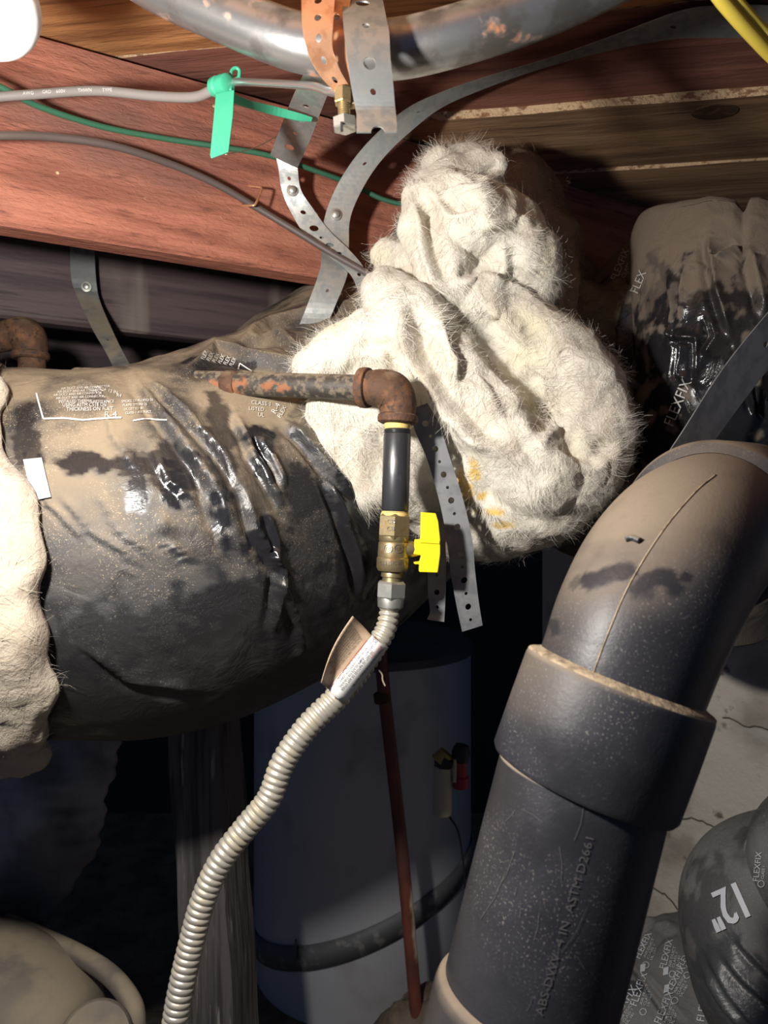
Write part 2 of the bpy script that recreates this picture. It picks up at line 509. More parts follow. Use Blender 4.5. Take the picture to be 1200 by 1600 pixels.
m_wool_k = M('dark dirty glass fibre insulation', (.095, .075, .06), .95, spec=.1, layers=[
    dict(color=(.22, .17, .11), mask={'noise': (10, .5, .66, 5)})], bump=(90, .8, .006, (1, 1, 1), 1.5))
m_fibre = M('glass fibre strands', (.76, .725, .635), .8, spec=.2)
m_fibre2 = M('toned down glass fibre strands', (.52, .45, .36), .8, spec=.2)  # strands darkened along with the blanket, against the lamp's glare
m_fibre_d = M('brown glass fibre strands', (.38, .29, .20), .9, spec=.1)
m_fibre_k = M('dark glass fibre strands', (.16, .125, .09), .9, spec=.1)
m_abs = M('dusty black plastic pipe', (.020, .020, .025), .36, layers=[
    dict(color=(.028, .029, .036), rough=.5, mask={'noise': (18, .35, .65, 5), 'inv': 'clean'}),
    dict(color=(.24, .19, .135), rough=.9, mask={'up': (.16, .88), 'noise': (12, .22, .52, 4), 'inv': 'clean'}),
    dict(color=(.17, .15, .13), rough=.9, mask={'noise': (700, .60, .70, 2), 'noise2': (9, .40, .6), 'inv': 'clean'})], bump=[(320, .18, .0012), (40, .05, .003)])
m_ledge = M('thick tan dust on plastic ledge', (.38, .30, .20), .95, layers=[
    dict(color=(.20, .155, .10), mask={'noise': (90, .45, .62, 5)})], bump=(240, .7, .002))
m_conc = M('stained grey concrete', (.64, .585, .50), .9, layers=[
    dict(color=(.34, .30, .255), mask={'noise': (6, .42, .66, 7)}),
    dict(color=(.52, .49, .44), mask={'noise': (4, .56, .72, 6, (.6, 1, 2.5))}),
    dict(color=(.15, .12, .10), mask={'noise': (26, .62, .72, 7)})], bump=[(18, .5, .01), (150, .4, .003)])
m_dirt = M('tan dry soil', (.24, .185, .13), .95, layers=[dict(color=(.13, .10, .07), mask={'noise': (12, .4, .62, 6)})], bump=(40, .8, .01))
m_back = M('dark rear wall', (.05, .045, .045), .9, bump=(10, .4, .01))
m_tank = M('white enamelled tank jacket', (.62, .63, .65), .38, layers=[dict(color=(.42, .41, .40), rough=.6, mask={'noise': (5, .5, .7, 5)})])
m_tank_top = M('tank top trim', (.10, .10, .11), .5)
m_strapk = M('grey seismic strap', (.15, .155, .16), .6, .2, layers=[dict(color=(.32, .31, .29), rough=.8, mask={'noise': (34, .52, .66, 5)})], bump=(60, .3, .002))
m_redpipe = M('red brown copper pipe', (.27, .085, .055), .5, .25, layers=[
    dict(color=(.15, .06, .045), mask={'noise': (18, .45, .62, 4, (1, 1, .3))}),
    dict(color=(.70, .62, .48), rough=.9, mask={'attr': 'stain'})])
m_post = M('grey weathered post wood', (.125, .11, .10), .85, layers=[
    dict(color=(.05, .045, .042), mask={'noise': (30, .45, .62, 6, (2.2, 2.2, .12))}),
    dict(color=(.30, .27, .23), mask={'noise': (45, .62, .70, 6, (2.2, 2.2, .2))})], bump=(50, .8, .004, (2.5, 2.5, .15)))
m_dustmetal = M('dust coated sheet metal', (.24, .205, .16), .85, layers=[
    dict(color=(.15, .13, .11), mask={'noise': (8, .42, .64, 5)}),
    dict(color=(.33, .27, .19), mask={'up': (.2, .9), 'noise': (16, .35, .6)})], bump=(180, .3, .002))
m_sheet = M('grey vapour barrier sheet', (.34, .32, .315), .6, layers=[dict(color=(.13, .12, .125), mask={'noise': (6, .4, .62, 5)})], bump=(14, .3, .01))
m_foil = M('silver foil tape', (.46, .48, .52), .42, .3)
m_paper = M('tan paper label', (.60, .45, .31), .7, layers=[dict(color=(.48, .34, .22), mask={'noise': (40, .45, .65)})])
m_wlabel = M('glossy white label', (.80, .80, .78), .3)
m_ink = M('black ink', (.03, .03, .03), .6)
m_redink = M('red ink', (.55, .08, .05), .6)
m_blueink = M('blue ink', (.13, .17, .35), .6)
m_bulb = M('opal white bulb', (.95, .95, .95), .35, sss=0)
m_porc = M('ceramic lamp holder', (.75, .72, .66), .35)
m_black = M('black plastic', (.02, .02, .022), .5)
m_cream = M('cream plastic tube', (.62, .56, .38), .5)
m_amber = M('amber plastic', (.55, .38, .10), .5)
m_redp = M('red plastic', (.40, .04, .05), .5)
m_web = M('dusty cobweb thread', (.55, .45, .35), .9)

def set_attr(o, name, vals):
    a = o.data.attributes.new(name, 'FLOAT', 'POINT'); a.data.foreach_set('value', np.asarray(vals, np.float32).ravel())

# ------------------------------------------------------------------ setting
ZC = 0.52
ux, uy = math.cos(PA), math.sin(PA); nx_, ny_ = -uy, ux
root = thing('ceiling', 'underside of old wooden subfloor boards', 'ceiling', (0, 1, ZC), kind='structure'); del root['category']
p0 = Vector((.083, .961, 0))
def plank(off, width, z, mat, s0=-3, s1=3):
    bm = bmesh.new()
    v = []
    nseg = 60
    rows = []
    for k in range(nseg + 1):
        s = s0 + (s1 - s0) * k / nseg
        j0 = .0022 * math.sin(k * 2.3 + off * 9) ; j1 = .0022 * math.sin(k * 1.7 + off * 5)
        ring = []
        for (o_, zz) in ((off + .0015 + j0, z), (off + width - .0015 + j1, z), (off + width - .0015, z + .02), (off + .0015, z + .02)):
            c = p0 + Vector((ux, uy, 0)) * s + Vector((nx_, ny_, 0)) * o_
            ring.append(bm.verts.new((c.x, c.y, zz)))
        rows.append(ring)
    for a, b in zip(rows[:-1], rows[1:]):
        for k in range(4):
            f = bm.faces.new((a[k], a[(k+1) % 4], b[(k+1) % 4], b[k]))
            f.material_index = 1 if k in (1, 3) else 0
    bm.faces.new(rows[0]); bm.faces.new(rows[-1][::-1])
    return bm_obj('plank', bm, [mat, m_edge], root)
zz = ZC
offs = [(-.86, .172, .520, m_plank_r), (-.688, .172, .519, m_plank_o), (-.516, .172, .521, m_plank_b), (-.344, .172, .520, m_plank_o), (-.172, .172, .520, m_plank_r),
        (0, .172, .5105, m_plank_b), (.172, .172, .507, m_plank_b), (.344, .172, .509, m_plank_r), (.516, .172, .508, m_plank_b),
        (.688, .172, .509, m_plank_r), (.86, .172, .508, m_plank_b), (1.032, .172, .509, m_plank_b)]
for o_, w_, z_, mt in offs: plank(o_, w_, z_, mt)
# a knot on the brown board
kc = P(1118, 175, .4945 * 0 + 1)
kY = .5105 * F / (800 - 175); kp = P(1118, 175, kY)
bm = bmesh.new()
bmesh.ops.create_uvsphere(bm, u_segments=24, v_segments=8, radius=1)
for v in bm.verts: v.co = Vector((kp.x + v.co.x*.030, kp.y + v.co.y*.019, .5105 + v.co.z*.0007))
m_knot = M('dark wood knot', (.075, .04, .02), .8, layers=[dict(color=(.17, .09, .04), mask={'noise': (60, .45, .6)})], bump=(90, .6, .002))
bm_obj('knot', bm, m_knot, root, True)

jd = Vector((math.cos(JA), math.sin(JA), 0)); jn = Vector((-math.sin(JA), math.cos(JA), 0))
J0 = Vector((-.40, .77, 0))
def joist(off, s0, s1, z0, z1, mat, label, th=.04):
    bm = bmesh.new(); n = 50; rows = []
    for k in range(n + 1):
        s = s0 + (s1 - s0) * k / n
        c = J0 + jd * s + jn * off
        ring = []
        jit = lambda a: .0018 * math.sin(k * a + off * 3)
        for (o_, q) in ((0, z0 + .004 + jit(1.3)), (.005, z0), (th - .005, z0), (th, z0 + .004), (th, z1), (0, z1)):
            v = c + jn * o_; ring.append(bm.verts.new((v.x, v.y, q)))
        rows.append(ring)
    for a, b in zip(rows[:-1], rows[1:]):
        for k in range(6): bm.faces.new((a[k], a[(k+1) % 6], b[(k+1) % 6], b[k]))
    bm.faces.new(rows[0]); bm.faces.new(rows[-1][::-1])
    o = bm_obj('floor_joist', bm, mat)
    return tag(o, label, 'joist')
joist(0, -1.6, 2.4, .300, .506, m_joist, 'red stained rough sawn floor joist running behind the wires and straps')
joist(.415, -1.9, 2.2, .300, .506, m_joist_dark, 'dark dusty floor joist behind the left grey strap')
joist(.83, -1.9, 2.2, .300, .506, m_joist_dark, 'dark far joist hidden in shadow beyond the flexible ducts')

# ground, walls
FZ = -1.12
g = mk('floor', [(-3, -1.5, FZ), (3, -1.5, FZ), (3, 4, FZ), (-3, 4, FZ)], [(0, 1, 2, 3)], m_dirt, None, False)
tag(g, 'dusty tan crawl space soil', kind='structure')
def wallbox(name, a, b, z0, z1, th, mat, label):
    a = Vector(a); b = Vector(b); d = (b - a).normalized(); n = Vector((-d.y, d.x)) * th
    bm = bmesh.new(); nn = 40; vs = []
    pts = [a, b, b + n, a + n]
    lo_ = [bm.verts.new((q.x, q.y, z0)) for q in pts]; hi = [bm.verts.new((q.x, q.y, z1)) for q in pts]
    for k in range(4): bm.faces.new((lo_[k], lo_[(k+1) % 4], hi[(k+1) % 4], hi[k]))
    bm.faces.new(lo_[::-1]); bm.faces.new(hi)
    o = bm_obj(name, bm, mat); return tag(o, label, kind='structure')
wallbox('wall_right', (1.75, .12), (.33, 1.54), FZ, .02, -.2, m_conc, 'stained grey concrete foundation wall behind the black drain pipe')
dc = Decals(bvh_of(bpy.data.objects['wall_right']), .002)
rc = random.Random(3)
for ln in ([(1040, 1262), (1062, 1280), (1085, 1278), (1110, 1290), (1136, 1302), (1170, 1300)], [(1005, 1378), (1025, 1388), (1042, 1400), (1058, 1420), (1080, 1440)], [(1130, 1120), (1160, 1132), (1200, 1140), (1240, 1138)]):
    fine = []
    for (a, b), (c, d) in zip(ln[:-1], ln[1:]):
        for k in range(4): fine.append((a + (c-a)*k/4 + rc.uniform(-2, 2), b + (d-b)*k/4 + rc.uniform(-2, 2)))
    dc.line(fine, 2.2, 4)
m_crack = M('dark crack in concrete', (.10, .085, .07), .95)
dc.build('crack', m_crack, bpy.data.objects['wall_right'])
wallbox('wall_back', (-2.6, 2.75), (2.6, 2.75), FZ, .75, .1, m_back, 'dark rear crawl space wall')

# the work light that lights the place, just outside the picture on the left
wl = thing('work_light', 'small black work light just beyond the left edge of the picture', 'lamp', LAMP + Vector((-.06, -.075, -.03)))
ax = Vector((.62, .78, .0)).normalized()
lathe('housing', LAMP - ax * .085, LAMP - ax * .026, [(0, .012), (.25, .016), (.6, .026), (1, .034), (1, .031), (.65, .022), (.5, .012)], m_black, wl, caps=False)
lathe('grip', LAMP - ax * .17, LAMP - ax * .083, [(0, .011), (.05, .014), (.9, .014), (1, .012)], m_black, wl)
lo.parent = wl; lo.matrix_parent_inverse = Matrix.Translation(-Vector(wl['_w']))

# ------------------------------------------------------------------ white bulb, top left corner
bp = P(-14, 12, .50)
bl = thing('light_bulb', 'white round light bulb on a ceramic holder in the top left corner', 'bulb', (bp.x, bp.y, .505))
r = .0315
prof = []
top = Vector((bp.x, bp.y, bp.z - r)); end = Vector((bp.x, bp.y, .468)); Lb = (end - top).length
for k in range(12):
    a = PI * k / 14
    prof.append(((r - r * math.cos(a)) / Lb, max(.0005, r * math.sin(a))))
prof += [(.72, .016), (.85, .0135), (1, .013)]
lathe('bulb_glass', top, end, prof, m_bulb, bl, 32)
lathe('lamp_holder', (bp.x, bp.y, .463), (bp.x, bp.y, .519), [(0, .018), (.1, .022), (.5, .024), (.6, .042), (1, .045)], m_porc, bl, 32)

# ------------------------------------------------------------------ conduit near the top
c1 = [P(-900, -140, .60), P(-300, -125, .60), P(0, -108, .60), P(150, -75, .60), P(260, -18, .592), P(350, 22, .585), P(450, 62, .575), P(520, 76, .570), P(570, 80, .568), P(640, 74, .565), P(740, 48, .56), P(850, 10, .558), P(960, -40, .556), P(1080, -100, .555), P(1300, -165, .555), P(1700, -190, .555), P(2300, -195, .555)]
sweep('steel_conduit', [list(p) + [.0208] for p in c1], m_cond, None, 240, 32)
tag(bpy.data.objects['steel_conduit'], 'thick bent grey steel pipe with rust spots hanging under the floorboards', 'pipe')

# copper grounding strap and clamp
gc = thing('ground_clamp', 'copper perforated ground clamp strap with bolt around the steel pipe', 'clamp', P(510, 60, .56))
A, B = strap_edges([(478, -70, 530, -70, .56, .57), (472, -30, 526, -28, .535, .540), (471, 0, 523, 0, .527, .531), (473, 45, 520, 42, .523, .527), (482, 85, 519, 75, .527, .531), (500, 118, 530, 108, .535, .538), (524, 145, 549, 140, .545, .546)])
hs = [(f_, .5, .0027) for f_ in np.linspace(.10, .93, 9)]
ribbon('copper_strap', A, B, m_copper, gc, hs, .0012)
A, B = strap_edges([(515, -60, 560, -60, .60, .60), (508, 0, 548, 0, .545, .545), (512, 50, 541, 48, .540, .540), (522, 85, 544, 80, .542, .542), (536, 120, 549, 118, .546, .546), (545, 142, 553, 140, .549, .549)])
ribbon('copper_strap_tail', A, B, m_copper, gc, [(.3, .5, .0024), (.5, .5, .0024), (.68, .5, .0024)], .0012)
by = .546
lathe('clamp_nut', P(536, 139, by), P(536, 163, by), [(0, .0062), (.08, .0068), (.92, .0068), (1, .0062)], m_brass, gc, hexa=True)
prof = []
for k in range(9): prof += [(k/9, .0040), (k/9 + .05, .0047), (k/9 + .08, .0040)]
lathe('clamp_bolt', P(537, 160, by), P(538, 190, by), prof, m_brass, gc, 16)
lathe('bolt_head', P(538, 186, by), P(539, 203, by), [(0, .0085), (.05, .0092), (.9, .0092), (1, .008)], m_steel, gc, hexa=True)
box('bolt_slot', P(534, 198, by - .0085), (.0018, .003, .006), m_black, gc)
box('clamp_saddle', P(548, 150, by + .004), (.010, .008, .016), m_brass, gc, bev=.001)

# galvanized pipe hanger: front tail in front of the conduit, rear tail behind it
hg = thing('pipe_hanger', 'short galvanized perforated hanger strap looped over the thick steel pipe', 'strap', P(575, 60, .56))
A, B = strap_edges([(530, -25, 590, -25, .585, .59), (534, 2, 598, 2, .548, .552), (536, 30, 604, 32, .530, .534), (538, 52, 608, 52, .524, .528), (543, 95, 610, 92, .523, .527), (549, 135, 614, 130, .526, .530), (555, 168, 617, 165, .530, .533), (557, 176, 618, 174, .529, .532), (557, 196, 620, 196, .525, .527)])
ribbon('front_tail', A, B, m_galv, hg, [(.20, .5, .0033), (.36, .5, .0052), (.56, .5, .0026), (.73, .5, .0044), (.84, .5, .0022)], .0012)
pr = .0042
a_, b_, c_, d_ = P(557, 196, .525), P(620, 196, .527), P(620, 207, .524), P(557, 207, .522)
bm = bmesh.new()
seq = [a_, b_, c_]
e1 = c_ + (d_ - c_) * .30; e2 = c_ + (d_ - c_) * .64
mid = (e1 + e2) / 2; upv = (a_ - d_) * .85
seq += [e1] + [mid + (e1 - mid) * math.cos(t) + upv * math.sin(t) for t in np.linspace(.3, PI - .3, 7)] + [e2, d_]
f = bm.faces.new([bm.verts.new(q) for q in seq]); bmesh.ops.triangulate(bm, faces=[f])
o = bm_obj('notched_end', bm, m_galv, hg); md = o.modifiers.new('s', 'SOLIDIFY'); md.thickness = .0012; md.offset = 0
A, B = strap_edges([(494, 92, 540, 98, .60, .60), (478, 110, 524, 120, .63, .63), (458, 150, 505, 165, .69, .69), (440, 195, 486, 215, .75, .75), (422, 242, 465, 262, .80, .80)])
ribbon('rear_tail', A, B, m_galv, hg, [(.30, .52, .0058), (.50, .5, .0030), (.63, .5, .0052), (.765, .5, .0027), (.88, .5, .0045)], .0012)

# narrow perforated strap screwed to the joist
def screw(px, py, Y, parent, rr=.0055, n=Vector((.2, -1, -.1))):
    p = P(px, py, Y); n = n.normalized()
    lathe('screw', p - n * .001, p + n * .0045, [(0, rr * 1.3), (.25, rr * 1.3), (.3, rr * .8), (.85, rr * .8), (1, rr * .55)], m_steel, parent, 12)
st = thing('perforated_strap', 'narrow perforated metal strap screwed to the red joist and running behind the white insulation', 'strap', P(455, 300, .90))
A, B = strap_edges([(430, 238, 462, 246, .872), (435, 262, 465, 262, .878), (441, 300, 470, 296, .892), (458, 338, 489, 326, .90), (482, 374, 514, 360, .902), (520, 404, 545, 390, .90), (548, 430, 567, 416, .895), (562, 462, 584, 452, .888)])
ribbon('strap_band', A, B, m_galv, st, [(.13, .5, .0022), (.34, .5, .0027), (.455, .52, .0042), (.53, .5, .0020), (.60, .5, .0036), (.68, .5, .0022), (.79, .5, .0032), (.87, .5, .0026)], .001)
screw(457, 297, .890, st)

# wide smooth strap from the floorboards to the duct
wsb = thing('duct_strap', 'wide smooth galvanized strap sweeping from the floorboards down past the joist', 'strap', P(525, 335, .95))
A, B = strap_edges([(1270, 14, 1260, 92, .745, .825), (1180, 8, 1180, 62, .742, .795), (1120, 9, 1115, 59, .742, .792), (1060, 18, 1040, 62, .75, .795), (960, 55, 930, 84, .785, .815), (860, 90, 830, 112, .82, .842), (760, 120, 745, 143, .848, .87), (690, 144, 690, 168, .865, .885), (632, 172, 650, 198, .875, .892), (575, 222, 605, 240, .89, .90), (535, 275, 572, 285, .90, .905), (510, 330, 548, 338, .905, .908), (502, 378, 545, 385, .905, .908), (500, 420, 543, 428, .895, .90), (478, 482, 522, 482, .89, .895), (462, 520, 505, 522, .90, .905)])
ribbon('strap_band', A, B, m_galv, wsb, [(.20, .45, .0028), (.44, .5, .0019), (.585, .5, .0016), (.70, .5, .0024), (.925, .5, .0022)], .001, 120)
screw(525, 335, .903, wsb, .0055)

# left grey strap on the second joist
ls = thing('duct_strap', 'dull grey strap hanging from the dark joist down to the left duct', 'strap', P(135, 448, 1.2))
A, B = strap_edges([(106, 330, 143, 330, 1.165), (109, 372, 147, 375, 1.165), (111, 430, 150, 435, 1.165), (119, 460, 156, 470, 1.16), (142, 510, 175, 515, 1.10), (165, 550, 192, 550, 1.04), (190, 600, 216, 592, .97)])
ribbon('strap_band', A, B, m_galv, ls, [(.66, .5, .0026), (.88, .5, .0026)], .001)
screw(135, 448, 1.158, ls, .006)

# right dark strap
rs = thing('duct_strap', 'dark grey metal strap with oval holes crossing in front of the right black duct', 'strap', P(1200, 500, .8))
A, B = strap_edges([(1290, 385, 1310, 450, .76, .79), (1200, 488, 1222, 550, .75, .78), (1130, 575, 1160, 628, .745, .775), (1070, 668, 1100, 710, .74, .77), (1036, 722, 1062, 760, .74, .77), (1005, 790, 1030, 820, .74, .77)])
ribbon('strap_band', A, B, m_galv_d, rs, [(.345, .5, .0032), (.76, .5, .0032)], .0012)

# ------------------------------------------------------------------ wires
gw = thing('ground_wire', 'grey printed ground wire running from the left into the copper clamp', 'wire', P(100, 145, .7))
pts = [P(-120, 175, .70), P(-20, 154, .70), P(60, 147, .70), P(150, 142, .69), P(240, 150, .68), P(300, 152, .665), P(328, 143, .65), P(345, 133, .64)]
sheath = sweep('sheath', [list(p) + [.0043] for p in pts], m_cable, gw, 90, 16)
dc = Decals(bvh_of(sheath), .0006)
for s_, x_, y_ in (('AWG', 36, 148), ('GRD', 66, 146), ('600V', 88, 145), ('THWN', 122, 143.5), ('TYPE', 160, 143)):
    dc.text(s_, x_, y_, 7, 2)
dc.build('printed_lettering', m_white, sheath)
sweep('bare_conductor', [list(p) + [.0031] for p in [P(340, 134, .643), P(370, 128, .635), P(440, 131, .60), P(490, 135, .575), P(515, 143, .558), P(540, 147, .547)]], m_bare, gw, 50, 16)
o = sweep('green_wire', [list(p) + [.0031] for p in [P(-120, 85, .66), P(0, 136, .70), P(60, 166, .735), P(160, 198, .785), P(260, 217, .825), P(340, 229, .85), P(420, 243, .875), P(490, 266, .905), P(550, 288, .93), P(600, 312, .945), P(660, 326, .955)]], m_gwire, None, 110, 12)
tag(o, 'thin dark green wire running along the red joist', 'wire')
o = sweep('brown_cable', [list(p) + [.0040] for p in [P(-130, 218, .66), P(0, 212, .70), P(90, 215, .735), P(180, 229, .77), P(270, 258, .815), P(340, 289, .848), P(400, 324, .873), P(460, 360, .885), P(520, 397, .89), P(575, 428, .89), P(600, 445, .88)]], m_bcable, None, 110, 14)
tag(o, 'brown grey cable stapled to the red joist', 'cable')
# staple
sp = catmull([P(379, 320, .872), P(380, 321, .866), P(393, 321, .860), P(399, 319, .860), P(408, 298, .868), P(407, 293, .870), P(391, 291, .875), P(386, 291, .884)], 40)
o = sweep('cable_staple', [list(p) + [.0014] for p in sp], m_copper, None, 50, 8)
tag(o, 'small copper coloured wire staple holding the brown cable to the joist', 'staple')
# yellow cable
yc = thing('yellow_cable', 'yellow flat electrical cable in the top right corner', 'cable', P(1160, 40, .6))
for dx, dy, k in ((0, 0, 0), (13, -9, 1)):
    sweep('cable_core', [list(p) + [.0052] for p in [P(700 + dx, -190 + dy, .52), P(900 + dx, -160 + dy, .53), P(1060 + dx, -80 + dy, .55), P(1128 + dx, 2 + dy, .57 + .003*k), P(1172 + dx, 52 + dy, .59 + .003*k), P(1225 + dx, 105 + dy, .62), P(1330 + dx, 190 + dy, .68), P(1700 + dx, 330 + dy, .9)]], m_ycable, yc, 80, 14)

# green tag on the ground wire
tg = thing('wire_tag', 'bright green plastic cable tie tag hanging on the grey ground wire', 'tag', P(350, 135, .64))
def plate(name, pts, thick, mat, parent, Yoff=0, bev=.0006, smooth=False):
    """solid plate from a front outline (3d points) pushed back along +Y"""
    bm = bmesh.new(); fr = [bm.verts.new(p) for p in pts]; bk = [bm.verts.new(Vector(p) + Vector((0, thick, 0))) for p in pts]
    n = len(pts); bm.faces.new(fr); bm.faces.new(bk[::-1])
    for k in range(n): bm.faces.new((fr[k], bk[k], bk[(k+1) % n], fr[(k+1) % n]))
    bmesh.ops.recalc_face_normals(bm, faces=bm.faces[:])
    if bev: bmesh.ops.bevel(bm, geom=[e for e in bm.edges], offset=bev, segments=2, affect='EDGES', profile=.5)
    return bm_obj(name, bm, mat, parent)
plate('tag_plate', [P(337, 146, .632), P(366, 140, .630), P(364, 180, .628), P(357, 237, .625), P(330, 247, .624), P(328, 242, .624), P(333, 190, .628)], .0018, m_green, tg)
lathe('tie_head', P(334, 137, .645), P(357, 130, .632), [(0, .0062), (.06, .0080), (.32, .0084), (.38, .0070), (.5, .0068), (.6, .0084), (.94, .0080), (1, .0060)], m_green, tg, 20)
sweep('tie_eye', [list(p) + [.0016] for p in [P(360, 142, .635), P(361, 122, .637), P(362, 111, .638), P(368, 106, .639), P(374, 110, .640), P(373, 121, .640), P(368, 124, .640)]], m_green, tg, 30, 8)
A, B = strap_edges([(362, 146, 362, 160, .640), (390, 157, 388, 169, .66), (430, 167, 428, 180, .69), (470, 178, 468, 189, .70), (488, 184, 486, 190, .705)])
o = ribbon('tie_tail', A, B, m_green, tg, (), .0014, 20)

# cobweb strand from tag to strap
o = sweep('cobweb_strand', [list(p) + [.0005] for p in [P(352, 241, .628), P(380, 236, .66), P(405, 228, .70), P(432, 213, .74)]], m_web, None, 24, 6)
tag(o, 'thin dusty cobweb strand from the green tag to the perforated strap', 'cobweb')

# ------------------------------------------------------------------ flexible ducts
def px_path(rows):
    return [list(P(a, b, Y)) + [rp / F * Y] for (a, b, Y, rp) in rows]

def film_duct(rows, nu, nv, crumple, folds, mat, parent, name='jacket', seed=0, aniso=(1, 1, 1), weight=None, top=None):
    v, rad, s, th, c = tube_grid(px_path(rows), nu, nv, .55)
    px, py = proj(v)
    view = v / np.linalg.norm(v, axis=-1)[..., None]
    facing = np.clip(-(rad * view).sum(-1) * 3 + .6, 0, 1)
    R = c[:, 3][:, None]
    # domain: along axis / around, in metres
    q = np.stack([np.repeat(s[:, None], nv, 1), R * np.sin(th)[None], R * np.cos(th)[None]], -1)
    q = q + .02 * np.stack([fbm(q * 9 + seed), fbm(q * 9 + 5 + seed), fbm(q * 9 + 9 + seed)], -1)
    sk = q.copy(); sk[..., 0] = q[..., 0] * 1.0 + q[..., 2] * aniso[1]         # slanted folds
    a = ridged(sk * np.array([aniso[0], 4.5, 4.5]) + seed, 2)
    b = ridged(q * np.array([15, 11, 11]) + seed * 2, 3)
    mod = np.clip(fbm(q * 5 + 50 + seed, 2) * 1.6 + .5, 0, 1.3)
    big = fbm(q * 4 + 3 + seed, 3)
    wgt = 1.0 if weight is None else weight(px, py)
    d = crumple * ((a - .6) * .7 * wgt * mod + (b - .6) * .55 * mod * (wgt * .8 + .2)) + .009 * big
    wob = fbm(q * 30 + 4, 2); wob2 = fbm(q * 30 + 14, 2)
    for fl in folds:
        ln, wp, h = fl[:3]
        wx = px + 5 * wob; wy = py + 5 * wob2
        d = d + fold(wx, wy, facing, ln, wp, h, fl[3] if len(fl) > 3 else .35, True)
    v = v + rad * d[..., None]
    if top is not None:                       # ragged cut edge at the start of the sleeve
        fadeq = np.clip(1 - s / top[1], 0, 1)[:, None]
        v[..., 2] -= fadeq * (np.interp(px[0], *top[0])[None] / F * v[..., 1])
    fcs = grid_faces(nu, nv)
    vv, fcs = add_caps(v.reshape(-1, 3), nu, nv, fcs)
    o = mk(name, vv, fcs, mat, parent)
    return o, v

def blotch(o, spots, jitter=14):
    """rubbed-clean film patches with their own ragged outline, spots = (px,py,rx,ry)"""
    co = np.array([q.co[:] for q in o.data.vertices]); px, py = proj(co)
    n = fbm(co * 45, 4) * 1.1
    val = np.zeros(len(co))
    for (x, y, rx, ry, st) in spots:
        d = np.sqrt(((px - x) / rx)**2 + ((py - y) / ry)**2) + n
        val = np.maximum(val, st * np.clip((1.15 - d) / .3, 0, 1))
    set_attr(o, 'clean', val)

# -- main duct
md_ = thing('flexible_duct', 'large dusty black plastic wrapped flexible duct crossing the left of the picture', 'duct', P(150, 1150, .85))
folds = [
    ([(205, 580), (245, 640), (300, 720), (340, 780), (368, 862)], 26, .014, .3),
    ([(228, 590), (290, 650), (345, 715), (374, 775)], 22, .012, .3),
    ([(305, 735), (328, 800), (352, 865)], 16, .010, .3),
    ([(372, 752), (392, 830), (432, 892), (424, 990)], 20, .014, .35),
    ([(396, 680), (418, 718), (440, 770)], 16, .012, .4),
    ([(235, 700), (262, 755), (302, 798)], 14, .008, .4),
    ([(150, 770), (185, 830), (245, 880)], 14, .0028, .6),
    ([(500, 735), (528, 790), (548, 860), (562, 930)], 20, .013, .4),
    ([(440, 655), (500, 720), (552, 785)], 22, .012, .4),
    ([(470, 620), (540, 695), (585, 790)], 18, .010, .4),
    ([(410, 800), (425, 850), (415, 890)], 12, .009, .4),
    ([(365, 640), (395, 720), (440, 800)], 20, .011, .4),
    ([(60, 745), (75, 790), (140, 850)], 12, .0028, .6),
    ([(90, 770), (140, 830), (230, 890)], 14, .0028, .6),
    ([(250, 800), (262, 850), (300, 880)], 10, .006, .5),
    ([(160, 640), (172, 680), (215, 740)], 14, .004, .4),
    ([(120, 590), (160, 610), (178, 650)], 12, .004, .4),
    ([(420, 890), (460, 960), (470, 1020)], 24, .008, .5),
    ([(120, 1000), (200, 1060), (320, 1075)], 22, .007, .5),
    # overlapping sleeve near the gas pipe
    ([(372, 540), (440, 520), (480, 555), (500, 585)], 18, .012, .4),
    ([(372, 545), (420, 505), (480, 488), (560, 470)], 22, .012, .4),
    ([(285, 582), (340, 545), (430, 560), (500, 575)], 22, .014, .4),
    ([(470, 520), (520, 505), (560, 515)], 16, .008, .4),
]
folds = [(f_[0], f_[1] * .72, f_[2] * .85, (f_[3] if len(f_) > 3 else .35)) for f_ in folds]
rows = [(-240, 872, .855, 285), (-100, 868, .85, 285), (100, 864, .85, 284), (250, 855, .86, 282), (390, 808, .93, 268), (510, 738, 1.03, 252), (640, 642, 1.15, 236), (780, 550, 1.3, 215)]
wf = lambda px, py: np.clip((px - 120) / 180, .10, 1.0) * np.clip((1080 - py) / 200, .25, 1)
jk, jv = film_duct(rows, 620, 460, .0050, folds, m_film, md_, seed=3.1, aniso=(9, .9), weight=wf)
blotch(jk, [(130, 722, 70, 16, .95), (265, 735, 50, 45, .9), (345, 690, 26, 70, .8), (215, 750, 30, 35, .95), (400, 760, 60, 80, .5), (480, 860, 90, 70, .6), (560, 880, 60, 110, 1), (430, 960, 160, 60, .8), (310, 855, 45, 40, .5), (40, 680, 22, 45, .8), (500, 660, 40, 50, .6), (300, 990, 240, 70, .55), (150, 625, 16, 14, .4), (345, 571, 45, 14, .9), (120, 1080, 120, 60, .7), (268, 765, 22, 40, 1), (345, 815, 20, 50, 1), (415, 850, 40, 45, 1), (405, 710, 22, 40, 1), (478, 770, 30, 45, .9), (540, 790, 30, 60, 1)])
jb = bvh_of(jk)
dc = Decals(jb, .0012)
dc.line([(57, 615), (62, 634), (68, 655)], 2.6); dc.line([(68, 655), (100, 654), (130, 657), (152, 655), (190, 653)], 2.6); dc.line([(208, 658), (225, 655), (262, 656)], 2.2)
dc.text('R-4', 163, 653, 13, 2, 1.1)
dc.text('THICKNESS ON FLAT', 104, 643, 8.5, 1, .9); dc.text('USING ASTM C518 ON', 98, 636.5, 8, 1, .86)
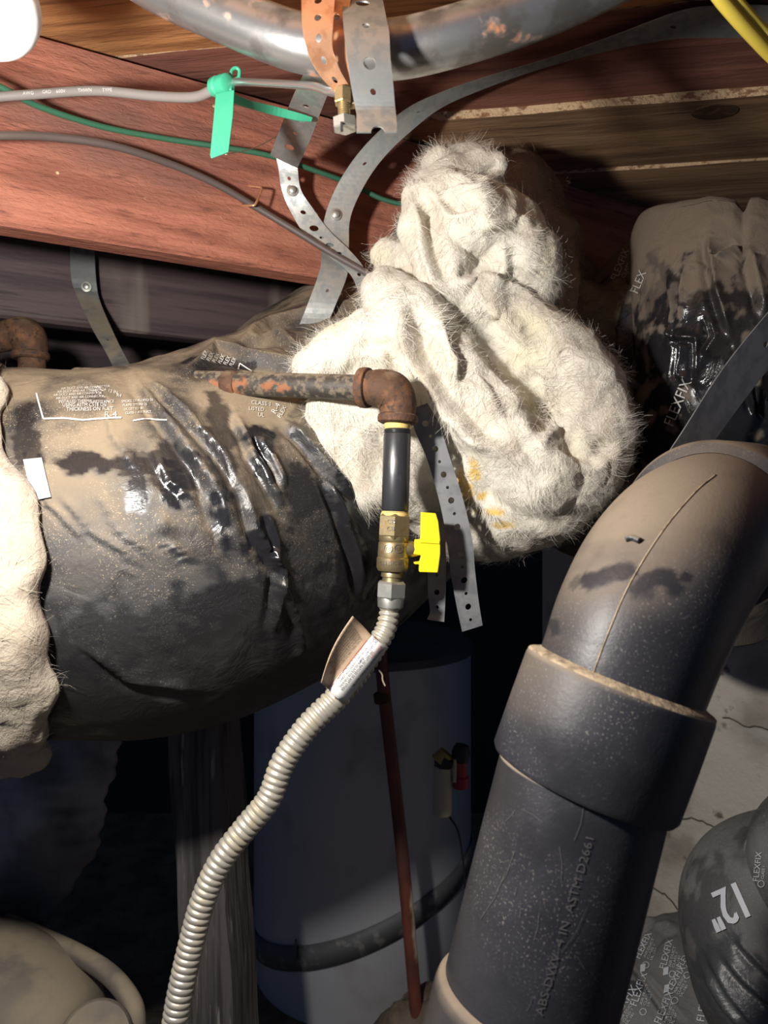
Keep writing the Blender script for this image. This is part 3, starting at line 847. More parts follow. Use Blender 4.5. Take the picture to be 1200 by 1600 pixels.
dc.text('INSTALLED THERMAL', 92, 630.5, 7, 1, .8); dc.text('RESISTANCE', 146, 630.5, 6.5, 1, .9)
for k, (x_, y_) in enumerate([(88, 625), (84, 620), (90, 615), (96, 610)]):
    dc.text('AIR DUCT AND AIR CONNECTOR', x_, y_, 5.2, 3, .95)
for k, (x_, y_, t_) in enumerate([(196, 648, 'CLASS 1 AIR DUCT'), (194, 642, 'UL LISTED 181'), (192, 636, 'FLAME SPREAD 25'), (190, 630, 'SMOKE DEVELOPED 50')]):
    dc.text(t_, x_, y_, 5.5, 4, .9)
dc.text('12 IN', 168, 613, 7, -14); dc.text('R4', 182, 620, 7, -10)
for k in range(6):
    dc.text('FLEX', 318 + 9*k, 563 + 2.2*k, 9, 62, .75)
dc.line([(372, 578), (375, 568), (394, 581)], 1.8)
dc.text('CLASS 1', 392, 632, 9, -6); dc.text('LISTED', 388, 641, 8, -5); dc.text('UL', 402, 651, 9, -6)
dc.text('R-4', 430, 648, 12, 60); dc.text('FLEX', 438, 654, 9, 60)
dc.build('printed_lettering', m_white, md_)
dc = Decals(jb, .0022)
dc.poly([(37, 719), (66, 716), (80, 777), (52, 783)], 8)
o = dc.build('foil_tape', m_foil, md_); o['label'] = 'small silver foil tape patch'
# grey glass-fibre collar at left end of the duct
def wool_fibres(name, o, n, length, wdt, mat, parent, seed, lift=.35, region=None, kind='stuff', swirl=14.0):
    me = o.data; me.calc_loop_triangles()
    co = np.zeros(len(me.vertices)*3, np.float32); me.vertices.foreach_get('co', co); co = co.reshape(-1, 3).astype(float)
    nr = np.zeros(len(me.vertices)*3, np.float32); me.vertices.foreach_get('normal', nr); nr = nr.reshape(-1, 3).astype(float)
    tri = np.array([t.vertices[:] for t in me.loop_triangles])
    a, b, c = co[tri[:, 0]], co[tri[:, 1]], co[tri[:, 2]]
    ar = np.linalg.norm(np.cross(b - a, c - a), axis=1)
    if region is not None: ar = ar * region((a + b + c) / 3)
    r_ = np.random.default_rng(seed)
    t = r_.choice(len(tri), n, p=ar / ar.sum())
    u, v = r_.random(n), r_.random(n); m = u + v > 1; u[m], v[m] = 1 - u[m], 1 - v[m]
    p = a[t] + (b[t]-a[t])*u[:, None] + (c[t]-a[t])*v[:, None]
    nn = nr[tri[t, 0]]
    def field(x): return np.stack([noise3(x*swirl), noise3(x*swirl + 40), noise3(x*swirl + 80)], -1)
    L = length * (.4 + 1.1 * r_.random(n)); seg = 4
    lf = lift * r_.random(n)**2.2
    pos = p - nn * .001; rnd = r_.normal(size=(n, 3)) * .45
    V = []; rows_ = []
    dirp = None
    for k in range(seg + 1):
        d = field(pos) * 3 + rnd
        d = d - nn * (d * nn).sum(1)[:, None]
        d /= np.linalg.norm(d, axis=1)[:, None] + 1e-9
        d = d + nn * (lf * (1 if k < 3 else .2))[:, None]
        d /= np.linalg.norm(d, axis=1)[:, None]
        side = np.cross(d, nn); side /= np.linalg.norm(side, axis=1)[:, None] + 1e-9
        wk = wdt * (1 - .8 * k / seg)
        rows_.append((pos - side*wk/2 + nn*.0004, pos + side*wk/2 + nn*.0004))
        pos = pos + d * (L / seg)[:, None]
    verts = np.concatenate([np.stack(q, 1) for q in rows_], 1)      # n, 2*(seg+1), 3
    m2 = 2*(seg+1); base = (np.arange(n)*m2)[:, None]
    fc = []
    for k in range(seg): fc.append(base + np.array([2*k, 2*k+1, 2*k+3, 2*k+2]))
    fc = np.stack(fc, 1).reshape(-1, 4)
    mesh = bpy.data.meshes.new(name)
    mesh.vertices.add(n*m2); mesh.vertices.foreach_set('co', verts.astype(np.float32).ravel())
    mesh.loops.add(len(fc)*4); mesh.loops.foreach_set('vertex_index', fc.astype(np.int32).ravel())
    mesh.polygons.add(len(fc)); mesh.polygons.foreach_set('loop_start', np.arange(0, len(fc)*4, 4, dtype=np.int32))
    mesh.update(); mesh.validate()
    ob = link(name, mesh, mat, parent, True); ob['kind'] = kind
    return ob

def collar():
    c0 = np.array(P(-120, 866, .85)); nth = 220
    th = np.linspace(0, 2*PI, nth, endpoint=False)
    # edge of the pulled-back blanket, as a function of height on the duct
    ys = np.array([560, 600, 640, 690, 740, 830, 950, 1080, 1180, 1225, 1260]); xs = np.array([-10, 2, 2, 6, 38, 62, 74, 82, 76, 45, -10])
    R = .222
    prof = [(-.36, -.02), (-.30, .012), (-.2, .022), (-.12, .024), (-.06, .024), (-.03, .022), (-.012, .016), (-.003, .008), (0, 0), (-.004, -.010), (-.014, -.018), (-.06, -.02)]
    prof = np.array(prof); pu = np.linspace(0, len(prof)-1, 46)
    prof = np.stack([np.interp(pu, np.arange(len(prof)), prof[:, k]) for k in range(2)], 1)
    V = np.zeros((len(prof), nth, 3))
    for j, t in enumerate(th):
        y = c0[1] - math.cos(t) * R; z = c0[2] + math.sin(t) * R
        if math.cos(t) > -.2:
            ypx = 800 - F * z / y
            ex = np.interp(ypx, ys, xs)
        else: ex = 20
        x_edge = (ex - 600) / F * y
        x_edge += .004 * math.sin(9*t) + .003 * math.sin(23*t + 1)
        for i, (ds, dr) in enumerate(prof):
            V[i, j] = (x_edge + ds, c0[1] - math.cos(t) * (R + dr), c0[2] + math.sin(t) * (R + dr))
    n = fbm(V * 14, 4); n2 = fbm(V * 60, 3)
    ctr = np.stack([V[..., 0], np.full(V.shape[:2], c0[1]), np.full(V.shape[:2], c0[2])], -1)
    rd = V - ctr; rd /= np.linalg.norm(rd, axis=-1)[..., None]
    V = V + rd * (n * .012 + n2 * .004)[..., None]
    return V
CV = collar()
cl = thing('insulation_blanket', 'cream glass fibre insulation blanket wrapped round the duct at the left edge', 'insulation', P(20, 1240, .8))
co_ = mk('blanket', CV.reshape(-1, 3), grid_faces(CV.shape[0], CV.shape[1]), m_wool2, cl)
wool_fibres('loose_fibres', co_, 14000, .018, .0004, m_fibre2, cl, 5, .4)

# ------------------------------------------------------------------ glass fibre insulation
def blob(name, caps, voxel, mat, parent, disp, seed, smooth=4, creases=()):
    bm = bmesh.new()
    for cp in caps:
        for (a, b) in zip(cp[:-1], cp[1:]) if len(cp) > 1 else [(cp[0], cp[0])]:
            pa, pb = P(*a[:3]), P(*b[:3]); ra, rb = a[3]/F*a[2], b[3]/F*b[2]
            n = max(1, int((pb - pa).length / (min(ra, rb) * .3)))
            for k in range(n + 1):
                t = k / n
                bmesh.ops.create_icosphere(bm, subdivisions=3, radius=ra + (rb-ra)*t, matrix=Matrix.Translation(pa.lerp(pb, t)))
    me = bpy.data.meshes.new('tmp'); bm.to_mesh(me); bm.free()
    t = bpy.data.objects.new('tmp', me); COL.objects.link(t)
    r_ = t.modifiers.new('r', 'REMESH'); r_.mode = 'VOXEL'; r_.voxel_size = voxel
    s_ = t.modifiers.new('s', 'SMOOTH'); s_.iterations = smooth; s_.factor = .5
    bpy.context.view_layer.update()
    m2 = bpy.data.meshes.new_from_object(t.evaluated_get(bpy.context.evaluated_depsgraph_get()))
    bpy.data.objects.remove(t); bpy.data.meshes.remove(me)
    n = len(m2.vertices)
    co = np.zeros(n*3, np.float32); m2.vertices.foreach_get('co', co); co = co.reshape(-1, 3).astype(float)
    nr = np.zeros(n*3, np.float32); m2.vertices.foreach_get('normal', nr); nr = nr.reshape(-1, 3).astype(float)
    wq = co + .025 * np.stack([fbm(co*10 + seed, 2), fbm(co*10 + 7 + seed, 2), fbm(co*10 + 13 + seed, 2)], -1)
    d = disp * (1.0 * fbm(wq*11 + seed, 3) + .55 * (ridged(wq*15 + seed, 2) - .5) + .13 * (ridged(wq*75 + seed, 2) - .5))
    if creases:
        cr = np.clip(1 - np.abs(noise3(wq*9 + seed + 3)) / .10, 0, 1)**1.6
        d = d - .0022 * cr
        px, py = proj(co); view = co / np.linalg.norm(co, axis=1)[:, None]
        fc2 = np.clip(-(nr * view).sum(1) * 3, 0, 1)
        jx = px + 14 * fbm(co * 22, 2); jy = py + 14 * fbm(co * 22 + 9, 2)
        for ln, wp, h in creases: d = d + fold(jx, jy, fc2, ln, wp, h, .6)
    co = co + nr * d[:, None]
    m2.vertices.foreach_set('co', co.astype(np.float32).ravel()); m2.update(); m2.name = name
    while len(m2.materials): m2.materials.pop()
    o = link(name, m2, mat, parent)
    return o
ins = thing('insulation_batt', 'big crumpled white glass fibre insulation bundle behind the gas pipe', 'insulation', P(760, 870, .83))
caps = [
    [(700, 290, .82, 40), (745, 275, .83, 40), (770, 262, .82, 22)],            # top rim
    [(690, 262, .86, 28), (735, 250, .87, 18)],
    [(700, 330, .81, 62), (735, 345, .80, 66), (790, 370, .83, 62)],            # knob
    [(668, 300, .82, 34), (660, 355, .80, 36), (700, 440, .79, 46)],            # strand on the left of the knob
    [(800, 405, .82, 70), (815, 450, .83, 55), (750, 470, .81, 60)],
    [(605, 398, .86, 28), (640, 430, .84, 42), (690, 470, .82, 50)],            # left tuft
    [(600, 460, .80, 40), (640, 500, .775, 55), (700, 590, .765, 58), (760, 680, .765, 62), (840, 745, .77, 66)],   # diagonal fold
    [(760, 480, .83, 62), (840, 545, .81, 68), (905, 610, .80, 72), (915, 670, .80, 72), (890, 730, .79, 76)],      # right fold
    [(800, 590, .86, 70), (840, 640, .87, 70)],                                  # hollow between folds
    [(720, 530, .83, 50), (790, 610, .82, 50), (840, 690, .83, 50)],
    [(750, 740, .81, 80), (800, 780, .81, 78), (850, 770, .81, 78)],
    [(710, 800, .85, 62), (770, 815, .84, 62)],
    [(486, 575, .785, 32), (540, 548, .785, 44), (600, 530, .79, 58)],             # left wing, above pipe
    [(522, 648, .768, 38), (580, 645, .785, 58), (640, 660, .80, 60)],             # left wing, below pipe
    [(553, 700, .772, 36), (610, 745, .79, 52), (680, 765, .82, 66)], [(500, 660, .77, 20), (530, 690, .768, 28), (580, 760, .775, 30)],
]
creases = [([(652, 300), (664, 350), (688, 420), (702, 455)], 16, -.016), ([(636, 470), (662, 555), (700, 620), (750, 672), (805, 705)], 22, -.020),
    ([(700, 500), (728, 560), (722, 605)], 16, -.014), ([(755, 478), (800, 520), (830, 540)], 14, .010), ([(688, 300), (716, 330), (745, 322)], 12, -.012),
    ([(700, 432), (760, 418), (835, 440)], 16, -.012), ([(825, 690), (856, 650), (846, 600), (820, 570)], 22, -.016), ([(556, 545), (600, 548), (624, 572)], 14, -.010),
    ([(738, 362), (795, 342), (838, 362)], 12, .010), ([(722, 748), (790, 790), (855, 825)], 18, -.008), ([(660, 660), (700, 700), (722, 742)], 16, -.008),
    ([(600, 470), (650, 560), (720, 660)], 20, .007), ([(870, 700), (920, 720), (960, 690)], 18, -.009), ([(800, 650), (850, 720), (900, 760)], 20, .009),
    ([(690, 280), (740, 285), (790, 262)], 10, -.012), ([(790, 380), (810, 430), (850, 460)], 14, -.008), ([(760, 560), (790, 620), (800, 660)], 14, .008)]
wool = blob('batt', caps, .0030, m_wool, ins, .0095, 2.7, 5, creases)
co = np.array([q.co[:] for q in wool.data.vertices]); px, py = proj(co)
sv = np.zeros(len(co)); nn = fbm(co * 90, 3) * .8
for (x, y, rx, ry) in ((729, 768, 16, 22), (742, 735, 10, 22), (752, 775, 10, 8), (785, 820, 20, 6), (720, 745, 8, 14), (770, 800, 26, 7)):
    sv = np.maximum(sv, np.clip((1.1 - np.hypot((px-x)/rx, (py-y)/ry) - nn) / .5, 0, .85))
set_attr(wool, 'stain', sv)
wool_fibres('loose_fibres', wool, 68000, .020, .00032, m_fibre, ins, 11, .13)
wool_fibres('loose_fibres', wool, 1100, .026, .0004, m_fibre, ins, 21, .45)
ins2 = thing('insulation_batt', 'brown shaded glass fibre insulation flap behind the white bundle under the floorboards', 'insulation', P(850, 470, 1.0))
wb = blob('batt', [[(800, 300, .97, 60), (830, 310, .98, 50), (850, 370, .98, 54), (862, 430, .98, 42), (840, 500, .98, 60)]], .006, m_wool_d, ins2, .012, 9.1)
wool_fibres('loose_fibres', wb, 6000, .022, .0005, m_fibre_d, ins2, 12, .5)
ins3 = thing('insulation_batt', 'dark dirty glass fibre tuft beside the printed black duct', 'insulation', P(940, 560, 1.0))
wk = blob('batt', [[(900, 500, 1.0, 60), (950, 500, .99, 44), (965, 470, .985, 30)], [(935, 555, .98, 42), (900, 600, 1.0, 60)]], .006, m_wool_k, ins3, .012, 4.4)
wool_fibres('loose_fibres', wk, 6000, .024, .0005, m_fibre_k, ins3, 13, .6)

# small black bracket by the insulation
o = plate('joist_bracket', [P(612, 372, .93), P(622, 336, .935), P(632, 333, .935), (P(640, 350, .935)), P(640, 372, .93)], .004, m_black, None)
tag(o, 'small black metal bracket on the joist beside the white insulation', 'bracket')

# ------------------------------------------------------------------ gas line
gp = thing('gas_pipe', 'rusty black iron gas pipe with elbow and short vertical nipple', 'pipe', P(620, 665, .70))
pr = .0122
run = sweep('pipe_run', [P(120, 592, .845), P(575, 606, .705)], m_iron, gp, 200, 40, r=pr)
q0, q1 = P(352, 600, .766), P(372, 601, .760)
lathe('coupling_end', q0, q1, [(0, pr), (.1, pr + .0016), (.5, pr + .0022), (.9, pr + .0012), (1, pr)], m_rust, gp, 28)
sweep('far_pipe_sleeve', [P(120, 592, .845), P(356, 600, .7655)], m_iron, gp, 120, 40, r=pr + .0008)
for o in (run, bpy.data.objects['far_pipe_sleeve']):
    co = np.array([q.co[:] for q in o.data.vertices]); px, py = proj(co); n = fbm(co * 110, 3) * .9; sv = np.zeros(len(co))
    for (x, y, rx, ry) in ((372, 604, 14, 16), (424, 602, 22, 9), (335, 600, 20, 8), (440, 606, 14, 6)):
        sv = np.maximum(sv, np.clip((1.1 - np.hypot((px-x)/rx, (py-y)/ry) - n) / .4, 0, 1))
    set_attr(o, 'stain', sv)
el = [P(568, 606, .706), P(582, 606, .703), P(598, 607, .70), P(612, 613, .70), P(621, 628, .70), P(622, 645, .70), P(621, 660, .70)]
sweep('elbow', [list(p) + [q] for p, q in zip(el, (.0165, .0168, .0182, .0195, .0182, .0168, .0165))], m_rust, gp, 50, 32)
d0, d1 = P(563, 606, .707), P(578, 606, .703)
lathe('elbow_rim', d0, d1, [(0, .0170), (.1, .0190), (.5, .0195), (.9, .0190), (1, .0168)], m_rust, gp, 32)
lathe('elbow_rim', P(622, 647, .70), P(621, 662, .70), [(0, .0168), (.15, .0188), (.5, .0194), (.85, .0188), (1, .0165)], m_rust, gp, 32)
lathe('thread_sealant', P(621, 660, .70), P(621, 671, .70), [(0, .0122), (.5, .0126), (1, .0118)], m_dope, gp, 28)
prof = [(0, .0118)]
for k in range(3): prof += [(.01 + k*.016, .0121), (.018 + k*.016, .0129), (.024 + k*.016, .0121)]
prof += [(.07, .0129), (.93, .0129)]
for k in range(3): prof += [(.945 + k*.016, .0122), (.951 + k*.016, .0130), (.957 + k*.016, .0122)]
prof += [(1, .012)]
lathe('nipple', P(621, 670, .70), P(617, 805, .70), prof, m_nipple, gp, 32)

# valve
VY = .70
def VX(py): return 617 - (py - 805) * 7 / 145.0
def VP(py, dx=0, dy=0): return P(VX(py) + dx, py, VY + dy)
gv = thing('gas_valve', 'brass gas shutoff valve with a yellow handle below the black nipple', 'valve', VP(895))
S = VY / F
lathe('thread_sealant', VP(799), VP(806), [(0, .0124), (.5, .0132), (1, .0136)], m_dope, gv, 28)
lathe('hex_collar', VP(803), VP(842), [(0, 22.5*S), (.10, 26.5*S), (.85, 26.5*S), (1, 24*S)], m_brass, gv, hexa=True)
lathe('body', VP(838), VP(892), [(0, 23*S), (.12, 23*S), (.16, 22*S), (.2, 23.5*S), (.5, 24*S), (.60, 23.5*S), (.63, 25*S), (.90, 25*S), (1, 22.5*S)], m_brass, gv, 36)
lathe('stem_boss', VP(858, 14), VP(858, 40, .002), [(0, 13*S), (.5, 13.5*S), (.7, 12*S), (1, 10*S)], m_brass, gv, 20)
lathe('flare_end', VP(888), VP(914), [(0, 15*S), (.1, 17*S), (.5, 17*S), (.55, 14.5*S), (1, 15.5*S)], m_brass, gv, 20)
h = gv
hy = VY - .006
hp = [(658, 800), (681, 802), (685, 815), (688, 843), (688, 866), (686, 882), (684, 895), (655, 894), (655, 882), (648, 882), (646, 879), (656, 878), (658, 868), (646, 866), (648, 843), (657, 843)]
plate('handle', [P(a, b, hy) for a, b in hp], .013, m_yellow, gv, bev=.0009)
hb = plate('handle_ridge', [P(a, b, hy - .0015) for a, b in [(657, 842), (687, 845), (687, 850), (656, 848)]], .004, m_yellow, gv, bev=.0005)
vb = bvh_of(bpy.data.objects['body']); dc = Decals(vb, .0006)
dc.ring(VX(858) - 8, 857, 6.5, 1.2); dc.ring(VX(858) + 8, 857, 6.5, 1.2)
dc.text('CE', VX(858) - 12.5, 860, 8, 0); dc.text('UL', VX(858) + 3.5, 860, 8, 0)
dc.text('C26 051C WW', VX(880) - 20, 882, 8, 0, .75)
dc.build('raised_marks', m_thread, gv)
vb = bvh_of(bpy.data.objects['hex_collar']); dc = Decals(vb, .0006)
dc.text('CB', VX(818) - 12, 818, 10, 0); dc.text('CB', VX(830) - 12, 829, 10, 0)
dc.build('raised_marks', m_thread, gv)

# flexible connector
fx = thing('gas_connector', 'corrugated steel flexible gas hose curving down from the brass valve', 'hose', P(268, 1600, .64))
lathe('hex_nut', VP(908), VP(936), [(0, 21*S), (.12, 24.5*S), (.85, 24.5*S), (1, 22*S)], m_steel, fx, hexa=True)
lathe('nut_ring', VP(932), VP(951), [(0, 20*S), (.2, 21*S), (.85, 20*S), (1, 17*S)], m_steel, fx, 32)
hosep = [(609, 945, .70), (608, 960, .70), (602, 985, .697), (588, 1008, .692), (565, 1042, .685), (528, 1088, .675), (480, 1136, .668), (443, 1190, .664), (420, 1248, .66), (385, 1292, .657), (345, 1345, .653), (318, 1405, .65), (300, 1470, .647), (284, 1540, .643), (272, 1610, .64), (262, 1700, .635), (250, 1840, .63)]
hrad = [14.5, 15, 16, 17, 18.5, 19, 19, 19, 19, 19, 19, 19.2, 19.4, 19.6, 19.8, 20, 20]
path = [list(P(a, b, Y)) + [rr / F * Y] for (a, b, Y), rr in zip(hosep, hrad)]
ncor = 92; per = 8
v, rad, s, th, c = tube_grid(path, ncor * per + 1, 28)
ph = np.arange(ncor * per + 1) / per
amp = np.where(s < .02, .0011, .0010)
bulge = (np.abs(np.sin(PI * ph)) ** .6 - .62) * amp * 2.0
v = v + rad * bulge[:, None, None]
vv, ff = add_caps(v.reshape(-1, 3), ncor*per+1, 28, grid_faces(ncor*per+1, 28))
mk('corrugated_tube', vv, ff, m_flex, fx)
# warning label: a wrapped silver-white part and a bent tan flap
def patch(name, fn, nu, nv, mat, parent, thick=.0004):
    V = [fn(u, t) for u in np.linspace(0, 1, nu) for t in np.linspace(0, 1, nv)]
    f = grid_faces(nu, nv, False)
    o = mk(name, V, f, mat, parent)
    md = o.modifiers.new('s', 'SOLIDIFY'); md.thickness = thick; md.offset = 0
    return o, V, f
def bil(c00, c10, c11, c01, u, t):
    return (c00*(1-u) + c10*u)*(1-t) + (c01*(1-u) + c11*u)*t
wa, wb_, wc, wd = P(581, 993, .668), P(607, 1012, .672), P(541, 1099, .659), P(511, 1077, .652)
def wrap(u, t):                       # u across, t along the hose
    q = bil(wa, wb_, wc, wd, u, t); return q + Vector((0, -.0045 * math.sin(PI*u) + .006*max(0, u-.6), 0))
lb = None
o, Vw, Fw = patch('label_wrap', wrap, 12, 16, m_wlabel, fx)
fa, fb, fc_, fd = P(551, 962, .655), P(582, 995, .668), P(513, 1081, .652), P(502, 1066, .640)
def flap(u, t):
    q = bil(fa, fb, fc_, fd, u, t)
    bow = math.sin(PI*t)
    return q + Vector((-.0035*bow*(1-u), .004*math.sin(PI*u) - .002*(1-u), .001*bow))
o2, Vf, Ff = patch('label_flap', flap, 12, 16, m_paper, fx)
b1 = BVHTree.FromPolygons([Vector(q) for q in Vw], Fw); b2 = BVHTree.FromPolygons([Vector(q) for q in Vf], Ff)
ang = -math.degrees(math.atan2(1088-1003, 526-594))     # reading direction, down and to the left
k1 = Decals(b1, .0006); k1b = Decals(b1, .0006); k1c = Decals(b1, .0006)
ux_, uy_ = math.cos(math.radians(ang)), -math.sin(math.radians(ang))      # picture direction of reading
ox, oy = uy_, -ux_                                                         # towards the tops of the letters
def lab(dec, s, x, y, size, sx=1.0): dec.text(s, x, y, size, ang, sx)
L0 = (592, 1010)
def lp_(along, down): return (L0[0] + ux_*along - ox*down, L0[1] + uy_*along - oy*down)
lab(k1, 'THIS CONNECTOR SHALL NOT BE', *lp_(0, -5), 5, .95)
lab(k1c, 'CAUTION', *lp_(-3, 0), 5.5, 1.0); lab(k1, 'DO NOT USE MATCHES OR ANY OTHER', *lp_(12, 5.0), 5, .85)
lab(k1b, 'TEXT LEAKS WITH SOAP', *lp_(-8, 10), 4.6, .9); lab(k1, 'FLAME SOURCE FOR CHECKING', *lp_(30, 10), 5, .8)
lab(k1, 'DO NOT REUSE GAS CONNECTOR LEAKS', *lp_(-6, 15), 4.8, .95)
lab(k1, 'AFTER EACH INSTALLATION', *lp_(18, 20), 4.8, 1.0)
k1.build('label_lettering', m_ink, fx); k1c.build('label_red_lettering', m_redink, fx); k1b.build('label_blue_lettering', m_blueink, fx)
k2 = Decals(b2, .0006); k2r = Decals(b2, .0006)
lab(k2r, 'WARNING', 556, 1027, 6.5, 1.0); k2r.line([(573, 1000), (517, 1074)], .8)
body = ['IF YOU SMELL GAS DO NOT LIGHT ANY', 'APPLIANCE TOUCH NO SWITCH USE NO', 'PHONE IN THE BUILDING LEAVE THE', 'BUILDING AND CALL SUPPLIER FROM', 'A NEARBY PHONE FOLLOW ALL THE', 'INSTRUCTIONS OF YOUR SUPPLIER', 'CONNECTOR IS FOR INDOOR USE', 'ONLY AND MUST NOT BE MOVED', 'OR BENT AFTER INSTALLATION']
for k, s_ in enumerate(body):
    dn = 8 + 3.6*k
    x = 571 - ox*dn + ux_*(2 - k*1.3); y = 1000 - oy*dn + uy_*(2 - k*1.3)
    lab(k2, s_, x, y, 3.6, 1.12)
k2.build('label_lettering', m_ink, fx); k2r.build('label_red_lettering', m_redink, fx)

# loose perforated strap ends hanging below the insulation
s2 = thing('perforated_strap', 'long grey perforated strap tail hanging in front of the insulation beside the valve', 'strap', P(738, 985, .74))
A, B = strap_edges([(640, 640, 668, 630, .735), (648, 672, 686, 662, .737), (668, 720, 702, 712, .738), (688, 790, 724, 782, .737), (699, 850, 738, 845, .736), (705, 900, 742, 890, .738), (714, 950, 748, 940, .74), (722, 987, 754, 977, .742)])
hs = [(f_, .5, .0031 if k % 2 == 0 else .0016) for k, f_ in enumerate(np.linspace(.08, .96, 16))]
ribbon('strap_band', A, B, m_galv_d, s2, hs, .001, 90)
s3 = thing('perforated_strap', 'short torn perforated strap end hanging below the yellow handle', 'strap', P(682, 975, .76))
A, B = strap_edges([(664, 800, 694, 800, .775), (668, 880, 697, 878, .765), (669, 930, 696, 930, .76), (672, 955, 695, 955, .757), (667, 968, 694, 972, .752)])
ribbon('strap_band', A, B, m_galv_d, s3, [(.30, .5, .0018), (.46, .5, .0027), (.58, .5, .0018), (.735, .5, .0029), (.87, .5, .0018)], .001, 60)

# ------------------------------------------------------------------ black drain pipe
dp = thing('drain_pipe', 'large dusty black plastic drain pipe with a sweeping elbow on the right', 'pipe', P(800, 1650, .5))
ax0 = P(740, 1900, .49); ax1 = P(912, 1215, .50)
pipe = sweep('straight_pipe', [list(ax0) + [.0575], list(ax1) + [.0575]], m_abs, dp, 160, 96)
lathe('lower_coupling', P(740, 1900, .49), P(826, 1556, .4935), [(0, .0625), (.93, .0625), (.97, .0615), (.99, .060), (1, .0570)], m_abs, dp, 64, caps=False)
tdir = (ax1 - ax0).normalized()
hb0 = P(909, 1225, .50); hb1 = P(968, 1062, .502)
hub = lathe('hub', hb0, hb1, [(0, .0572), (.02, .0622), (.06, .0640), (.5, .0645), (.93, .0645), (.975, .0638), (1, .0625), (1.0, .0555)], m_abs, dp, 96, caps=False)
led = lathe('hub_ledge', hb0 + (hb1-hb0)*.975, hb0 + (hb1-hb0)*1.045, [(0, .0640), (.25, .0634), (.42, .0618), (.60, .0590), (.85, .0562), (1, .0535)], m_ledge, dp, 96, caps=False)
elb = [(960, 1085, .501, .0555), (976, 1040, .502, .0562), (1000, 975, .508, .0580), (1034, 905, .526, .0598), (1072, 853, .560, .0612), (1106, 826, .605, .0616), (1130, 814, .66, .0618)]
v, rad, s, th, c = tube_grid([list(P(a, b, Y)) + [q] for a, b, Y, q in elb], 160, 160)
elbow = mk('elbow', v.reshape(-1, 3), grid_faces(160, 160), m_abs, dp)
# far hub of the elbow
e0, e1 = P(1106, 826, .605), P(1160, 800, .78)
lathe('far_hub', e0 - (e1-e0)*.02, e1, [(0, .0620), (.02, .0700), (.06, .0725), (.5, .073), (1, .073)], m_abs, dp, 96, caps=False)
# smudges where the dust was rubbed off
co = np.array([q.co[:] for q in elbow.data.vertices]); px, py = proj(co)
n = fbm(co * 120, 3) * .55; val = np.zeros(len(co))
def stroke(line, wpx, st):
    global val
    d = np.full(len(px), 1e9)
    for (x0, y0), (x1, y1) in zip(line[:-1], line[1:]):
        dx, dy = x1-x0, y1-y0; t = np.clip(((px-x0)*dx + (py-y0)*dy) / (dx*dx+dy*dy), 0, 1)
        d = np.minimum(d, np.hypot(px-x0-t*dx, py-y0-t*dy))
    val = np.maximum(val, st * np.clip((1.1 - d/wpx - n) / .4, 0, 1))
stroke([(918, 908), (950, 900), (985, 890)], 15, .95); stroke([(995, 920), (1025, 902), (1045, 900), (1055, 920)], 15, .9)
stroke([(1000, 915), (1010, 925)], 16, .7); stroke([(1070, 900), (1074, 904)], 9, .9); stroke([(865, 975), (868, 985)], 10, .9)
stroke([(895, 915), (905, 905)], 8, .6)
low = np.clip((py - 900) / 130, 0, 1) * .55
set_attr(elbow, 'clean', np.maximum(val, low))
# moulding seam and nib on the elbow
eb = bvh_of(elbow)
sl = [cast(eb, a, b, .0002) for a, b in catmull([(1118, 742, 0), (1085, 770, 0), (1035, 830, 0), (985, 910, 0), (950, 990, 0), (916, 1082, 0)], 40)[:, :2]]
sl = [list(q) + [.00055] for q in sl if q is not None]
if len(sl) > 3: sweep('mould_seam', sl, m_ledge, elbow, 80, 6)
nb = [cast(eb, a, b, .0010) for a, b in [(978, 843), (988, 841), (1000, 846)]]
if all(nb): sweep('mould_nib', [list(q) + [.0022] for q in nb], m_abs, elbow, 12, 10)
pb = bvh_of(pipe); dc = Decals(pb, .0005)
dc.text('ABS-DWV  4 IN  ASTM D2661', 848, 1588, 19, 74, 1.2)
dc.build('printed_lettering', m_faint, pipe)
rr_ = random.Random(4); dc = Decals(pb, .0005)
for k in range(14):
    x = rr_.uniform(780, 930); y = rr_.uniform(1230, 1560); L = rr_.uniform(6, 90); a = rr_.gauss(1.85, .2) if k % 4 else rr_.uniform(0, 3)
    dc.line([(x, y), (x + L*.5*math.cos(a), y + L*.5*math.sin(a)), (x + L*math.cos(a+.1), y + L*math.sin(a+.1))], .8, 8)
dc.build('scratches', m_faint, pipe)

# ------------------------------------------------------------------ right duct with overlapping sleeve
rd_ = thing('flexible_duct', 'shiny black plastic wrapped duct with printed film at the upper right', 'duct', P(1110, 700, 1.0))
fo = [([(1110, 322), (1115, 400), (1130, 470), (1140, 520)], 16, .014, .35), ([(1160, 330), (1130, 365), (1118, 380)], 14, .010),
      ([(1062, 500), (1066, 550), (1064, 585), (1090, 600)], 12, .010, .4), ([(1030, 500), (1050, 520), (1090, 525), (1092, 600)], 10, .008, .4),
      ([(1110, 480), (1118, 520), (1100, 560)], 14, .010), ([(1070, 390), (1068, 440), (1064, 490)], 12, .008), ([(1180, 560), (1188, 620), (1200, 660)], 14, .010),
      ([(1150, 560), (1165, 600), (1180, 650)], 12, .008), ([(1040, 400), (1050, 470), (1040, 540)], 14, .006), ([(1170, 350), (1180, 430), (1190, 480)], 16, .010)]
